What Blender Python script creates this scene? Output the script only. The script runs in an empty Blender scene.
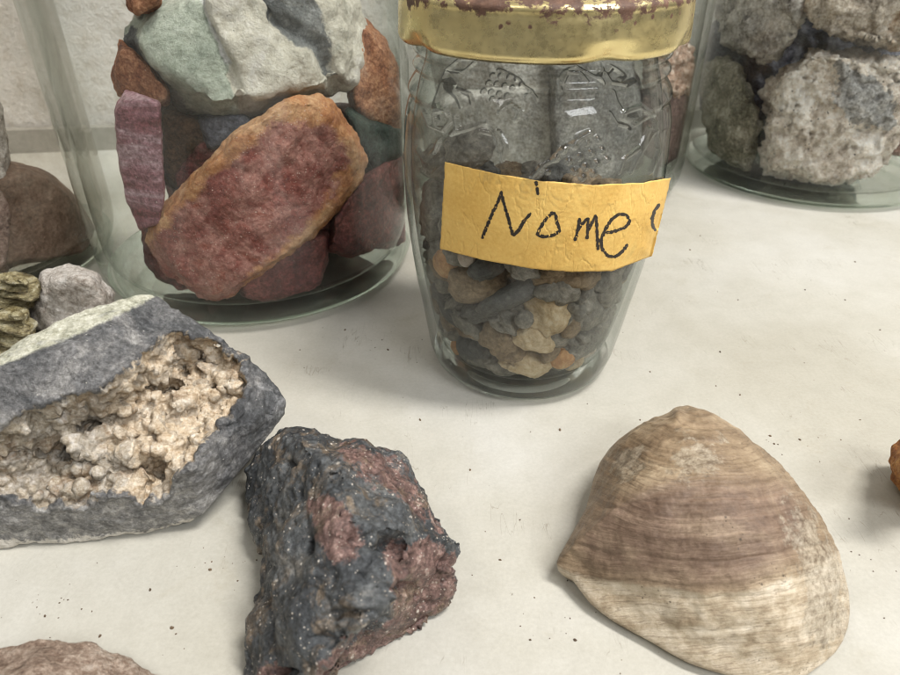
import bpy, bmesh, math, random
import numpy as np
from mathutils import Vector, noise, Matrix
random.seed(7); rng = np.random.default_rng(7)
S = 0.01                                   # everything is modelled in centimetres, linked in metres
scn = bpy.context.scene
COL = scn.collection
# ------------------------------------------------------------------ camera geometry
H = 12.7; PITCH = math.radians(33.0); F = 676.0
CAM = Vector((0, 0, H))
FW = Vector((0, math.cos(PITCH), -math.sin(PITCH))); UP = Vector((0, math.sin(PITCH), math.cos(PITCH)))
def ray(px, py):
    return Vector((1, 0, 0)) * (px - 450) + UP * (337.5 - py) + FW * F
def P(px, py, z=0.0):
    d = ray(px, py); return CAM + d * ((z - H) / d.z)
def Q(px, py, Y):
    d = ray(px, py); return CAM + d * (Y / d.y)
def proj(co):                                # numpy Nx3 (cm) -> Nx2 pixels
    r = co - np.array([0, 0, H])
    dep = r @ np.array(FW); u = r @ np.array(UP)
    return np.stack([450 + F * r[:, 0] / dep, 337.5 - F * u / dep], 1)
def cyl(px, py, jar, r):
    d = ray(px, py).normalized(); cx, cy = jar
    a = d.x**2 + d.y**2; b = -2 * (d.x * cx + d.y * cy); c = cx * cx + cy * cy - r * r
    D = b * b - 4 * a * c
    if D < 0: t = -b / (2 * a); return d, t, t
    s = math.sqrt(D); return d, (-b - s) / (2 * a), (-b + s) / (2 * a)

# ------------------------------------------------------------------ scene helpers
def tag(o, label=None, cat=None, group=None, kind=None):
    if label: o['label'] = label
    if cat: o['category'] = cat
    if group: o['group'] = group
    if kind: o['kind'] = kind
    return o
def empty(name, loc):
    o = bpy.data.objects.new(name, None); COL.objects.link(o)
    o.location = Vector(loc) * S; o.empty_display_size = .01; return o
def obj_np(name, co, faces, mat, parent=None, base=None, smooth=True, attrs=None, me=None):
    """co in cm world coordinates; origin goes to base (cm)"""
    co = np.asarray(co, float)
    if base is None:
        base = np.array([co[:, 0].mean(), co[:, 1].mean(), co[:, 2].min()])
    base = np.array(base)
    if parent is not None: base = np.array(parent.location) / S
    if me is None:
        me = bpy.data.meshes.new(name); me.from_pydata(((co - base) * S).tolist(), [], faces)
    else:
        me.vertices.foreach_set('co', ((co - base) * S).ravel())
    if smooth: me.polygons.foreach_set('use_smooth', [True] * len(me.polygons))
    for k, v in (attrs or {}).items():
        a = me.attributes.new(k, 'FLOAT', 'POINT'); a.data.foreach_set('value', np.asarray(v, np.float32))
    me.update(); me.materials.clear(); me.materials.append(mat)
    o = bpy.data.objects.new(name, me); COL.objects.link(o)
    if parent is not None: o.parent = parent
    else: o.location = Vector(base) * S
    return o
def polydist(pts, poly):
    """signed distance (positive inside) of Nx2 pts to polygon"""
    poly = np.asarray(poly, float); n = len(poly)
    dmin = np.full(len(pts), 1e9); ins = np.zeros(len(pts), bool)
    for i in range(n):
        a = poly[i]; b = poly[(i + 1) % n]; ab = b - a; L = ab @ ab + 1e-9
        t = np.clip(((pts - a) @ ab) / L, 0, 1)
        d = np.linalg.norm(pts - (a + t[:, None] * ab), axis=1); dmin = np.minimum(dmin, d)
        c = ((a[1] > pts[:, 1]) != (b[1] > pts[:, 1]))
        with np.errstate(divide='ignore', invalid='ignore'):
            xi = (b[0] - a[0]) * (pts[:, 1] - a[1]) / (b[1] - a[1] + 1e-12) + a[0]
        ins ^= c & (pts[:, 0] < xi)
    return np.where(ins, dmin, -dmin)
def linedist(pts, line):
    d = np.full(len(pts), 1e9); line = np.asarray(line, float)
    for a, b in zip(line[:-1], line[1:]):
        ab = b - a; t = np.clip(((pts - a) @ ab) / (ab @ ab + 1e-9), 0, 1)
        d = np.minimum(d, np.linalg.norm(pts - (a + t[:, None] * ab), axis=1))
    return d
def sstep(x, a, b):
    t = np.clip((x - a) / (b - a), 0, 1); return t * t * (3 - 2 * t)
def fnoise(co, scale, octs=4, seed=0.0, rough=.9):
    o = Vector((seed * 7.13, seed * 3.7, -seed * 5.1))
    return np.array([noise.fractal(Vector(c) * scale + o, rough, 2.1, octs) for c in co])
def ridged(co, scale, seed=0.0, octs=4):
    o = Vector((seed * 7.13, seed * 3.7, -seed * 5.1))
    return np.array([noise.ridged_multi_fractal(Vector(c) * scale + o, .9, 2.1, octs, 1.0, 2.0) for c in co])
def vor(co, scale, seed=0.0):
    o = Vector((seed * 7.13, seed * 3.7, -seed * 5.1))
    out = np.empty((len(co), 2))
    for i, c in enumerate(co):
        d = noise.voronoi(Vector(c) * scale + o)[0]; out[i, 0] = d[0]; out[i, 1] = d[1]
    return out
def hull_remesh(hulls, vox, smooth=2):
    """hulls: lists of Vectors (cm) -> one closed remeshed surface"""
    bm = bmesh.new()
    for h in hulls:
        b2 = bmesh.new(); vs = [b2.verts.new(p) for p in h]
        r = bmesh.ops.convex_hull(b2, input=vs)
        kill = [g for g in r['geom_interior'] if isinstance(g, bmesh.types.BMVert)] + [g for g in r['geom_unused'] if isinstance(g, bmesh.types.BMVert)]
        if kill: bmesh.ops.delete(b2, geom=list(set(kill)), context='VERTS')
        bmesh.ops.recalc_face_normals(b2, faces=b2.faces)
        t = bpy.data.meshes.new('t'); b2.to_mesh(t); bm.from_mesh(t); b2.free(); bpy.data.meshes.remove(t)
    me = bpy.data.meshes.new('tmp'); bm.to_mesh(me); bm.free()
    o = bpy.data.objects.new('tmp', me); COL.objects.link(o)
    m = o.modifiers.new('r', 'REMESH'); m.mode = 'VOXEL'; m.voxel_size = vox
    if smooth:
        s = o.modifiers.new('s', 'SMOOTH'); s.factor = .5; s.iterations = smooth
    dg = bpy.context.evaluated_depsgraph_get(); dg.update()
    nm = bpy.data.meshes.new_from_object(o.evaluated_get(dg))
    bpy.data.objects.remove(o); bpy.data.meshes.remove(me)
    return nm
def getco(me):
    co = np.empty(len(me.vertices) * 3); me.vertices.foreach_get('co', co); return co.reshape(-1, 3)
def getno(me):
    no = np.empty(len(me.vertices) * 3); me.vertices.foreach_get('normal', no); return no.reshape(-1, 3)
def setco(me, co):
    me.vertices.foreach_set('co', co.ravel()); me.update()
def revox(me, vox):
    o = bpy.data.objects.new('tmp', me); COL.objects.link(o)
    m = o.modifiers.new('r', 'REMESH'); m.mode = 'VOXEL'; m.voxel_size = vox
    dg = bpy.context.evaluated_depsgraph_get(); dg.update()
    nm = bpy.data.meshes.new_from_object(o.evaluated_get(dg)); bpy.data.objects.remove(o); return nm
def rock(name, hulls, vox, mat, disp=(), carve=None, masks=None, floor=0.0, smooth=2, detail=None):
    me = hull_remesh(hulls, vox, smooth)
    co = getco(me); cl = co.copy()
    for k, (kind, amp, sc) in enumerate(disp):
        no = getno(me)
        if kind == 'f': d = fnoise(co, sc, 5, k + 1) * amp
        elif kind == 'r': d = (ridged(co, sc, k + 1) - 1.0) * amp
        elif kind == 'v': d = -vor(co, sc, k + 1)[:, 0] * amp + .35 * amp         # lumps
        elif kind == 'c':                                                        # chipped facets
            v = vor(co, sc, k + 1); d = (v[:, 1] - v[:, 0]) * amp - .3 * amp
        elif kind == 'p':                                                        # pits
            v = vor(co, sc, k + 1)[:, 0]; d = -sstep(-v, -.32, -.1) * amp
        co = co + no * d[:, None]; setco(me, co)
    extra = {}
    if carve:
        r = carve(co, getno(me))
        if isinstance(r, tuple): co, extra = r
        else: co = r
    if detail:
        setco(me, co); me = revox(me, vox * .85); co = getco(me); co, extra = detail(co, getno(me)); cl = co
    co[:, 2] = np.maximum(co[:, 2], floor)
    at = dict(extra)
    if masks:
        pp = proj(cl)
        for k, polys in masks.items():
            v = np.full(len(co), -1e9)
            for pl in polys: v = np.maximum(v, polydist(pp, pl))
            at[k] = np.clip(.5 + v / 24.0, 0, 1)
    base = [co[:, 0].mean(), co[:, 1].mean(), floor if co[:, 2].min() < floor + .2 else co[:, 2].min()]
    return obj_np(name, co, None, mat, base=base, attrs=at, me=me)

# ------------------------------------------------------------------ materials
def C(r, g, b):
    f = lambda v: ((v / 255 + .055) / 1.055) ** 2.4 if v > 10 else v / 255 / 12.92
    return (f(r), f(g), f(b), 1)
class NT:
    def __init__(s, name):
        s.m = bpy.data.materials.new(name); s.m.use_nodes = True; s.t = s.m.node_tree; s.t.nodes.clear()
        s.out = s.n('ShaderNodeOutputMaterial')
    def n(s, t, **kw):
        x = s.t.nodes.new(t)
        for k, v in kw.items():
            if k.startswith('_'): setattr(x, k[1:], v)
        return x
    def l(s, a, b): s.t.links.new(a, b)
    def setin(s, node, key, val):
        i = node.inputs[key]
        if isinstance(val, bpy.types.NodeSocket): s.l(val, i)
        else: i.default_value = val
    def coord(s): return s.n('ShaderNodeTexCoord').outputs['Object']
    def noise(s, vec, scale, detail=5, rough=.6, dist=0, out='Fac'):
        x = s.n('ShaderNodeTexNoise'); s.l(vec, x.inputs['Vector'])
        x.inputs['Scale'].default_value = scale * 100; x.inputs['Detail'].default_value = detail
        x.inputs['Roughness'].default_value = rough; x.inputs['Distortion'].default_value = dist
        return x.outputs[out]
    def voro(s, vec, scale, feature='F1', out='Distance'):
        x = s.n('ShaderNodeTexVoronoi'); x.feature = feature; s.l(vec, x.inputs['Vector'])
        x.inputs['Scale'].default_value = scale * 100; return x.outputs[out]
    def ramp(s, fac, stops, interp='LINEAR'):
        x = s.n('ShaderNodeValToRGB'); x.color_ramp.interpolation = interp
        e = x.color_ramp.elements
        while len(e) > 1: e.remove(e[-1])
        e[0].position = stops[0][0]; e[0].color = stops[0][1]
        for p, c in stops[1:]:
            q = e.new(p); q.color = c
        s.l(fac, x.inputs[0]); return x.outputs[0]
    def bw(s, fac, a, b):
        x = s.n('ShaderNodeMapRange'); x.interpolation_type = 'SMOOTHSTEP'
        x.inputs[1].default_value = a; x.inputs[2].default_value = b; s.l(fac, x.inputs[0]); return x.outputs[0]
    def mix(s, fac, a, b, mode='MIX'):
        x = s.n('ShaderNodeMix'); x.data_type = 'RGBA'; x.blend_type = mode
        for i, v in ((0, fac), (6, a), (7, b)):
            if isinstance(v, bpy.types.NodeSocket): s.l(v, x.inputs[i])
            else: x.inputs[i].default_value = v
        return x.outputs[2]
    def math(s, op, a, b=0.0):
        x = s.n('ShaderNodeMath'); x.operation = op
        for i, v in ((0, a), (1, b)):
            if isinstance(v, bpy.types.NodeSocket): s.l(v, x.inputs[i])
            else: x.inputs[i].default_value = v
        return x.outputs[0]
    def attr(s, name):
        x = s.n('ShaderNodeAttribute'); x.attribute_name = name; return x.outputs['Fac']
    def bump(s, h, strength, dist, prev=None):
        x = s.n('ShaderNodeBump'); x.inputs['Strength'].default_value = strength; x.inputs['Distance'].default_value = dist * S
        s.l(h, x.inputs['Height'])
        if prev is not None: s.l(prev, x.inputs['Normal'])
        return x.outputs[0]
    def mapping(s, vec, scale=(1, 1, 1), rot=(0, 0, 0)):
        x = s.n('ShaderNodeMapping'); s.l(vec, x.inputs[0]); x.inputs['Scale'].default_value = scale
        x.inputs['Rotation'].default_value = rot; return x.outputs[0]
    def principled(s, col, rough=.8, normal=None, **kw):
        p = s.n('ShaderNodeBsdfPrincipled'); s.setin(p, 'Base Color', col); s.setin(p, 'Roughness', rough)
        for k, v in kw.items(): s.setin(p, k.replace('_', ' '), v)
        if normal is not None: s.l(normal, p.inputs['Normal'])
        s.l(p.outputs[0], s.out.inputs[0]); return p

def stops(cols, lo=.3, hi=.7):
    n = len(cols); return [(lo + (hi - lo) * i / max(1, n - 1), c) for i, c in enumerate(cols)]
def rock_mat(name, cols, scale=.5, rough=.8, bump=.6, fine=14, masks=(), specks=(), veins=None, stretch=None, spec=.35, grain=.25, lohi=(.3, .7), dist=.6, soft=(.42, .58)):
    t = NT(name); v = t.coord()
    vv = t.mapping(v, *stretch) if stretch else v
    n1 = t.noise(vv, scale, 8, .62, dist)
    col = t.ramp(n1, stops(cols, *lohi))
    for (att, mcols, jit) in masks:
        a = t.attr(att); j = t.noise(v, 1.6, 6, .65)
        m = t.math('ADD', a, t.math('MULTIPLY', t.math('SUBTRACT', j, .5), jit))
        m = t.bw(m, *soft)
        n2 = t.noise(vv, scale * 1.9, 8, .65, dist)
        col = t.mix(m, col, t.ramp(n2, stops(mcols, *lohi)))
    # value grain
    g = t.noise(v, fine, 4, .85)
    col = t.mix(min(.9, grain * 2.4), col, t.ramp(g, [(.3, (.02, .02, .02, 1)), (.7, (1, 1, 1, 1))]), 'SOFT_LIGHT')
    g2 = t.noise(v, 3.3, 7, .7, .4)
    col = t.mix(grain * 1.3, col, t.ramp(g2, [(.33, (.05, .05, .05, 1)), (.66, (1, 1, 1, 1))]), 'SOFT_LIGHT')
    g3 = t.noise(v, 7.5, 3, .6, .2)
    col = t.mix(min(.8, grain * 2.2), col, t.ramp(g3, [(.34, (.04, .035, .03, 1)), (.5, (.5, .5, .5, 1)), (.64, (1, 1, 1, 1))]), 'SOFT_LIGHT')
    if veins:
        vc, vs, vw = veins
        w = t.noise(v, vs, 4, .55, .8)
        w = t.math('ABSOLUTE', t.math('SUBTRACT', w, .5))
        col = t.mix(t.bw(w, vw, vw * .3), col, vc)
    for (sc, size, c, dens) in specks:
        x = t.n('ShaderNodeTexVoronoi'); t.l(v, x.inputs['Vector']); x.inputs['Scale'].default_value = sc * 100
        k = t.bw(x.outputs['Distance'], size, size * .6)
        sel = t.bw(t.noise(v, sc * .35, 2), 1 - dens - .03, 1 - dens + .03)
        col = t.mix(t.math('MULTIPLY', k, sel), col, c)
    h = t.noise(v, fine * .55, 8, .72)
    nb = t.bump(h, min(1, bump * 1.5), .16)
    h2 = t.noise(vv, scale * 3, 8, .6, .4)
    nb = t.bump(h2, bump * .8, .35, nb)
    r = t.ramp(t.noise(v, 2.2, 5, .7), [(.3, (rough - .12,) * 3 + (1,)), (.7, (min(1, rough + .12),) * 3 + (1,))])
    p = t.principled(col, r, nb); p.inputs['Specular IOR Level'].default_value = spec
    return t.m

def base_glass(name, col):
    t = NT(name); g = t.n('ShaderNodeBsdfGlass'); g.inputs['IOR'].default_value = 1.45; g.inputs[0].default_value = col; g.inputs['Roughness'].default_value = .01
    tr = t.n('ShaderNodeBsdfTransparent'); tr.inputs[0].default_value = col; mx = t.n('ShaderNodeMixShader'); mx.inputs[0].default_value = .75
    t.l(tr.outputs[0], mx.inputs[1]); t.l(g.outputs[0], mx.inputs[2]); t.l(mx.outputs[0], t.out.inputs[0]); return t.m
def set_base(o, mat, zmax):
    me = o.data; me.materials.append(mat); oz = o.matrix_basis.translation.z
    for p in me.polygons:
        if p.center.z / S < zmax: p.material_index = 1

def glass_mat(name, tint=(.93, .96, .93, 1), edge=(.5, .58, .5, 1), refr=.3, wav=.25, wscale=.5, dirt=.06, epow=3.0, relief=False):
    t = NT(name); v = t.coord()
    h = t.noise(v, wscale, 1, .5, 0); nb = t.bump(h, wav, .5)
    lw = t.n('ShaderNodeLayerWeight'); lw.inputs['Blend'].default_value = .5; fc = t.math('POWER', lw.outputs['Facing'], epow)
    st = t.noise(t.mapping(v, (1, 1, .08)), 2.0, 2, .7, 0)
    fc = t.math('MULTIPLY', fc, t.math('ADD', .45, t.math('MULTIPLY', st, 1.1)))
    col = t.mix(fc, tint, edge)
    tr = t.n('ShaderNodeBsdfTransparent'); t.l(col, tr.inputs[0])
    rf = t.n('ShaderNodeBsdfRefraction'); rf.inputs['IOR'].default_value = 1.45; rf.inputs['Roughness'].default_value = .02
    t.l(col, rf.inputs[0]); t.l(nb, rf.inputs['Normal'])
    if refr > 0:
        m1 = t.n('ShaderNodeMixShader'); t.l(t.math('MULTIPLY', t.bw(lw.outputs['Facing'], .1, .9), refr), m1.inputs[0])
        t.l(tr.outputs[0], m1.inputs[1]); t.l(rf.outputs[0], m1.inputs[2])
    elif relief:
        m1 = t.n('ShaderNodeMixShader'); t.l(t.math('MULTIPLY', t.bw(t.attr('relief'), .04, .35), .7), m1.inputs[0])
        t.l(tr.outputs[0], m1.inputs[1]); t.l(rf.outputs[0], m1.inputs[2])
    else: m1 = tr
    gl = t.n('ShaderNodeBsdfGlossy'); gl.inputs['Roughness'].default_value = .04; gl.inputs[0].default_value = (1, 1, 1, 1)
    t.l(nb, gl.inputs['Normal'])
    lb = t.n('ShaderNodeLayerWeight'); lb.inputs['Blend'].default_value = .5; t.l(nb, lb.inputs['Normal'])
    fres = t.math('ADD', t.math('MULTIPLY', t.math('POWER', lb.outputs['Facing'], 5.0), .85), .02)
    m2 = t.n('ShaderNodeMixShader'); t.l(fres, m2.inputs[0])
    t.l(m1.outputs[0], m2.inputs[1]); t.l(gl.outputs[0], m2.inputs[2])
    # thin film of dust
    df = t.n('ShaderNodeBsdfDiffuse'); df.inputs[0].default_value = C(190, 180, 160)
    dn = t.noise(v, 1.0, 3, .75, 0)
    dm = t.math('MULTIPLY', t.bw(dn, .42, .72), dirt)
    m3 = t.n('ShaderNodeMixShader'); t.l(dm, m3.inputs[0]); t.l(m2.outputs[0], m3.inputs[1]); t.l(df.outputs[0], m3.inputs[2])
    t.l(m3.outputs[0], t.out.inputs[0])
    return t.m

# ------------------------------------------------------------------ table, wall
def table_material():
    t = NT('table_laminate'); v = t.coord()
    a = t.noise(v, .09, 4, .55, .3)
    col = t.ramp(a, [(.35, C(163, 159, 146)), (.5, C(173, 170, 159)), (.65, C(183, 181, 173))])
    m = t.noise(v, 1.3, 8, .7, .3)
    col = t.mix(.07, col, t.ramp(m, [(.35, (.1, .09, .07, 1)), (.62, (1, 1, 1, 1))]), 'SOFT_LIGHT')
    # grimy smudges
    s = t.noise(v, .33, 9, .72, .8)
    col = t.mix(t.math('MULTIPLY', t.bw(s, .55, .70), .3), col, C(150, 142, 122))
    # hairline scratches
    for rz, sc in ((.5, .55), (-.9, .8), (1.9, .5)):
        w = t.noise(t.mapping(v, (1, .12, 1), (0, 0, rz)), sc * 2.6, 3, .5, .2)
        w = t.math('ABSOLUTE', t.math('SUBTRACT', w, .5))
        k = t.math('MULTIPLY', t.bw(w, .0035, .0008), t.bw(t.noise(v, .5, 3), .56, .62))
        col = t.mix(t.math('MULTIPLY', k, .45), col, C(120, 112, 98))
    for sc, size, dens, st in ((2.2, .11, .34, .5), (5.0, .15, .36, .45), (1.0, .04, .42, .6)):
        x = t.n('ShaderNodeTexVoronoi'); t.l(t.mapping(v, (1, 1, 0)), x.inputs['Vector']); x.inputs['Scale'].default_value = sc * 100
        d = t.math('ADD', x.outputs['Distance'], t.math('MULTIPLY', t.math('SUBTRACT', t.noise(v, 12, 3), .5), .18))
        k = t.bw(d, size, size * .5); sel = t.bw(t.noise(v, sc * .3, 3), 1 - dens - .02, 1 - dens + .04)
        col = t.mix(t.math('MULTIPLY', t.math('MULTIPLY', k, sel), st), col, C(88, 76, 60))
    r = t.ramp(t.noise(v, .6, 6, .7), [(.3, (.36,) * 3 + (1,)), (.7, (.55,) * 3 + (1,))])
    nb = t.bump(t.noise(v, 9, 5, .6), .12, .05)
    nb = t.bump(t.noise(v, .35, 2, .5), .05, .3, nb)
    col = t.mix(.12, col, t.ramp(t.noise(v, 10, 3, .8), [(.3, (.1,) * 3 + (1,)), (.7, (1,) * 3 + (1,))]), 'SOFT_LIGHT')
    p = t.principled(col, r, nb); p.inputs['Specular IOR Level'].default_value = .45
    return t.m
def wall_material():
    t = NT('stucco'); v = t.coord()
    n = t.noise(v, 1.6, 8, .72, .4)
    col = t.ramp(n, [(.3, C(214, 204, 188)), (.5, C(236, 230, 220)), (.7, C(244, 240, 232))])
    nb = t.bump(t.noise(v, 2.2, 8, .75), .9, .5)
    t.principled(col, .9, nb); return t.m
def plane_grid(x0, x1, y0, y1, z, nx, ny):
    xs = np.linspace(x0, x1, nx + 1); ys = np.linspace(y0, y1, ny + 1)
    co = [(x, y, z) for y in ys for x in xs]
    f = [(j * (nx + 1) + i, j * (nx + 1) + i + 1, (j + 1) * (nx + 1) + i + 1, (j + 1) * (nx + 1) + i) for j in range(ny) for i in range(nx)]
    return np.array(co, float), f
WA = math.atan2(5.2, 41.5)                     # the wall runs slightly away to the right
WX = Vector((math.cos(WA), math.sin(WA), 0)); WN = Vector((-math.sin(WA), math.cos(WA), 0))
W0 = Vector((-21.9, 41.1, 0))
def box(name, o, a, b, c, mat, **kw):          # box from corner o with edge vectors a,b,c
    vs = [o, o + a, o + a + b, o + b, o + c, o + a + c, o + a + b + c, o + b + c]
    fs = [(0, 3, 2, 1), (4, 5, 6, 7), (0, 1, 5, 4), (1, 2, 6, 5), (2, 3, 7, 6), (3, 0, 4, 7)]
    return obj_np(name, [tuple(v) for v in vs], fs, mat, smooth=False, **kw)
tb = box('table', Vector((-75, -20, -3)), Vector((150, 0, 0)), Vector((0, 75, 0)), Vector((0, 0, 3)), table_material(), base=(0, 0, 0))
tag(tb, kind='structure')
# wall: relief sheet with thickness
nx, nz = 200, 70
co = []; 
for j in range(nz + 1):
    for i in range(nx + 1):
        p = W0 - WX * 50 + WX * (i * .75) + Vector((0, 0, -2 + j * .75)); co.append(p)
dd = fnoise(co, .8, 5, 3) * .22 + fnoise(co, 2.5, 3, 9) * .07
co = np.array(co) - np.outer(dd, np.array(WN))
f = [(j * (nx + 1) + i, j * (nx + 1) + i + 1, (j + 1) * (nx + 1) + i + 1, (j + 1) * (nx + 1) + i) for j in range(nz) for i in range(nx)]
wl = obj_np('wall', co, f, wall_material(), base=tuple(W0)); tag(wl, kind='structure')
so = wl.modifiers.new('s', 'SOLIDIFY'); so.thickness = .05; so.offset = -1
t = NT('grey_trim'); v = t.coord()
t.principled(t.ramp(t.noise(v, .8, 6, .7), [(.3, C(128, 124, 114)), (.7, C(158, 154, 144))]), .6, t.bump(t.noise(v, 4, 5), .3, .1))
sk = box('skirting', W0 - WX * 50 - WN * 1.0, WX * 140, WN * .7, Vector((0, 0, 1.35)), t.m)
tag(sk, kind='structure')

# ------------------------------------------------------------------ geode (front left)
def px_noise_edge(pp, d, sc=.03, amp=6, seed=1):
    n = np.array([noise.fractal(Vector((p[0] * sc, p[1] * sc, seed)), .8, 2, 4) for p in pp]); return d + n * amp
GE_CAV = [(-12, 448), (5, 424), (30, 406), (52, 404), (62, 394), (95, 390), (122, 374), (150, 350), (168, 335), (186, 333), (214, 343), (243, 366), (247, 384),
          (236, 410), (218, 428), (196, 455), (176, 478), (160, 500), (140, 498), (112, 488), (86, 503), (50, 506), (18, 500), (-5, 490)]
def geode_frame(co, no):
    pp = proj(co); d = px_noise_edge(pp, polydist(pp, GE_CAV), .06, 8, 2.0)
    a = np.array(P(0, 548, .2)); b = np.array(P(200, 520, .3)); c = np.array(P(150, 300, 4.3))
    n = np.cross(b - a, c - a); n /= np.linalg.norm(n)
    if n[2] < 0: n = -n
    return pp, d, a, n
def geode_carve(co, no):
    pp, d, a, n = geode_frame(co, no)
    m = ((no @ n > .3) & (((co - a) @ n) > -1.2)).astype(float)
    up = sstep(-(pp[:, 1] + .42 * (pp[:, 0] - 60)), -452, -400)
    depth = sstep(d, -1, 26) * .7 + sstep(d, -1, 4) * (.3 + .4 * up)
    depth += sstep(d, 3, 14) * (.55 * np.clip(fnoise(co, .85, 4, 4), -.6, 1) + .35 * np.clip(fnoise(co, 1.9, 3, 14), -.5, 1))
    for hx, hy, rx, ry, hd in ((136, 380, 26, 11, 1.5), (64, 424, 13, 10, 1.3), (34, 450, 16, 16, .9), (100, 396, 14, 7, 1.0), (60, 478, 12, 7, .6), (165, 362, 12, 8, 1.0), (210, 384, 6, 6, .7), (110, 440, 10, 7, .6)):
        q = np.hypot((pp[:, 0] - hx) / rx, (pp[:, 1] - hy) / ry) + .45 * fnoise(co, 1.4, 3, 6); depth += hd * sstep(-q, -1.2, -.3) * sstep(d, 0, 4)
    return co - np.outer(m * np.maximum(depth, 0), n)
def geode_detail(co, no):
    pp, d, a, n = geode_frame(co, no)
    m = ((co - a) @ n > -2.6) & (co[:, 1] < 17)
    ins = sstep(d, -1, 7) * m
    v1 = vor(co, 2.3, 3); v2 = vor(co, 4.6, 5); v3 = vor(co, 9.5, 6); big = fnoise(co, .6, 3, 21)
    v0 = vor(co, 1.25, 9)
    lump = ins * (.34 * (.5 - v0[:, 0]) + (.16 + .3 * big) * (.5 - v1[:, 0]) + .12 * (v1[:, 1] - v1[:, 0]) + (.10 + .15 * big) * (.48 - v2[:, 0]) + .12 * (v2[:, 1] - v2[:, 0]) + .07 * (v3[:, 1] - v3[:, 0]) + fnoise(co, 3.0, 4, 41) * .05)
    rim = .08 * np.exp(-((d + 3) / 3.0) ** 2) * m
    co2 = co + no * (lump + rim + fnoise(co, 5, 3, 31) * .02)[:, None]
    tanz = np.clip(.5 + (pp[:, 0] * .9 + 18 - pp[:, 1] * .12 - 60) / 160, 0, 1)
    return co2, {'cavity': np.clip(.5 + d / 24, 0, 1) * m, 'warm': tanz, 'hole': np.zeros(len(co))}
def geode_material():
    t = NT('geode_stone'); v = t.coord()
    n1 = t.noise(v, .55, 8, .65, .8)
    rind = t.ramp(n1, [(.28, C(48, 49, 51)), (.44, C(76, 77, 78)), (.54, C(106, 105, 104)), (.66, C(168, 165, 160))])
    # light powdery top skin
    pw = t.bw(t.math('ADD', t.attr('skin'), t.math('MULTIPLY', t.math('SUBTRACT', t.noise(v, 1.8, 7, .7), .5), .7)), .42, .6)
    rind = t.mix(pw, rind, t.ramp(t.noise(v, 2.4, 7, .7), [(.3, C(128, 130, 112)), (.48, C(186, 184, 164)), (.7, C(214, 212, 196))]))
    lp = t.bw(t.math('ADD', t.attr('pale'), t.math('MULTIPLY', t.math('SUBTRACT', t.noise(v, 2.2, 7, .7), .5), .8)), .4, .62)
    rind = t.mix(t.math('MULTIPLY', lp, .9), rind, t.ramp(t.noise(v, 3, 8, .75), [(.35, C(92, 91, 89)), (.5, C(136, 134, 130)), (.66, C(186, 182, 174))]))
    bl = t.bw(t.noise(v, 1.1, 8, .72, .6), .54, .66)
    rind = t.mix(t.math('MULTIPLY', bl, .55), rind, C(150, 150, 150))
    g4 = t.noise(v, 9, 4, .8)
    rind = t.mix(.6, rind, t.ramp(g4, [(.34, (.03,) * 3 + (1,)), (.5, (.5,) * 3 + (1,)), (.64, (1,) * 3 + (1,))]), 'SOFT_LIGHT')
    ck = t.bw(t.math('ADD', t.attr('crust'), t.math('MULTIPLY', t.math('SUBTRACT', t.noise(v, 3, 7, .7), .5), 1.0)), .5, .62)
    rind = t.mix(ck, rind, C(214, 208, 196))
    g = t.noise(v, 3.5, 8, .75, .5)
    inn = t.ramp(g, [(.3, C(156, 134, 108)), (.45, C(200, 180, 152)), (.58, C(224, 208, 184)), (.72, C(240, 232, 218))])
    cool = t.ramp(g, [(.3, C(134, 120, 102)), (.48, C(184, 172, 152)), (.6, C(206, 198, 186)), (.75, C(230, 224, 214))])
    inn = t.mix(t.bw(t.math('ADD', t.attr('warm'), t.math('MULTIPLY', t.math('SUBTRACT', t.noise(v, .9, 5), .5), .6)), .35, .7), cool, inn)
    vc = t.n('ShaderNodeTexVoronoi'); t.l(v, vc.inputs['Vector']); vc.inputs['Scale'].default_value = 330; sv = t.n('ShaderNodeSeparateColor'); t.l(vc.outputs['Color'], sv.inputs[0])
    inn = t.mix(t.math('MULTIPLY', t.bw(sv.outputs[0], .55, .8), .5), inn, C(150, 142, 130))
    inn = t.mix(t.math('MULTIPLY', t.bw(t.noise(v, 1.0, 8, .78, .6), .5, .64), .6), inn, C(142, 112, 78))
    dk = t.bw(t.noise(v, 1.4, 5, .6, .3), .62, .7)
    inn = t.mix(t.math('MULTIPLY', dk, .35), inn, C(150, 146, 140))
    inn = t.mix(.6, inn, t.ramp(g4, [(.34, (.1, .07, .04, 1)), (.5, (.5,) * 3 + (1,)), (.64, (1,) * 3 + (1,))]), 'SOFT_LIGHT')
    cm = t.bw(t.math('ADD', t.attr('cavity'), t.math('MULTIPLY', t.math('SUBTRACT', t.noise(v, 3.2, 7, .75), .5), .9)), .42, .6)
    col = t.mix(cm, rind, inn)
    col = t.mix(t.math('MULTIPLY', t.bw(t.attr('hole'), .35, .9), .6), col, C(70, 52, 34))
    col = t.mix(.3, col, t.ramp(t.noise(v, 13, 4, .7), [(.3, (.02,) * 3 + (1,)), (.7, (1,) * 3 + (1,))]), 'SOFT_LIGHT')
    x = t.voro(v, 7); sp = t.math('MULTIPLY', t.bw(x, .13, .06), t.bw(t.noise(v, 1.2, 3), .55, .62))
    col = t.mix(sp, col, C(214, 210, 200))
    ro = t.mix(cm, (.5,) * 3 + (1,), (.4,) * 3 + (1,))
    nb = t.bump(t.noise(v, 8, 8, .74), .75, .1)
    nb = t.bump(t.noise(v, 2.2, 7, .65, .5), .6, .3, nb)
    t.principled(col, ro, nb)
    return t.m
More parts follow.
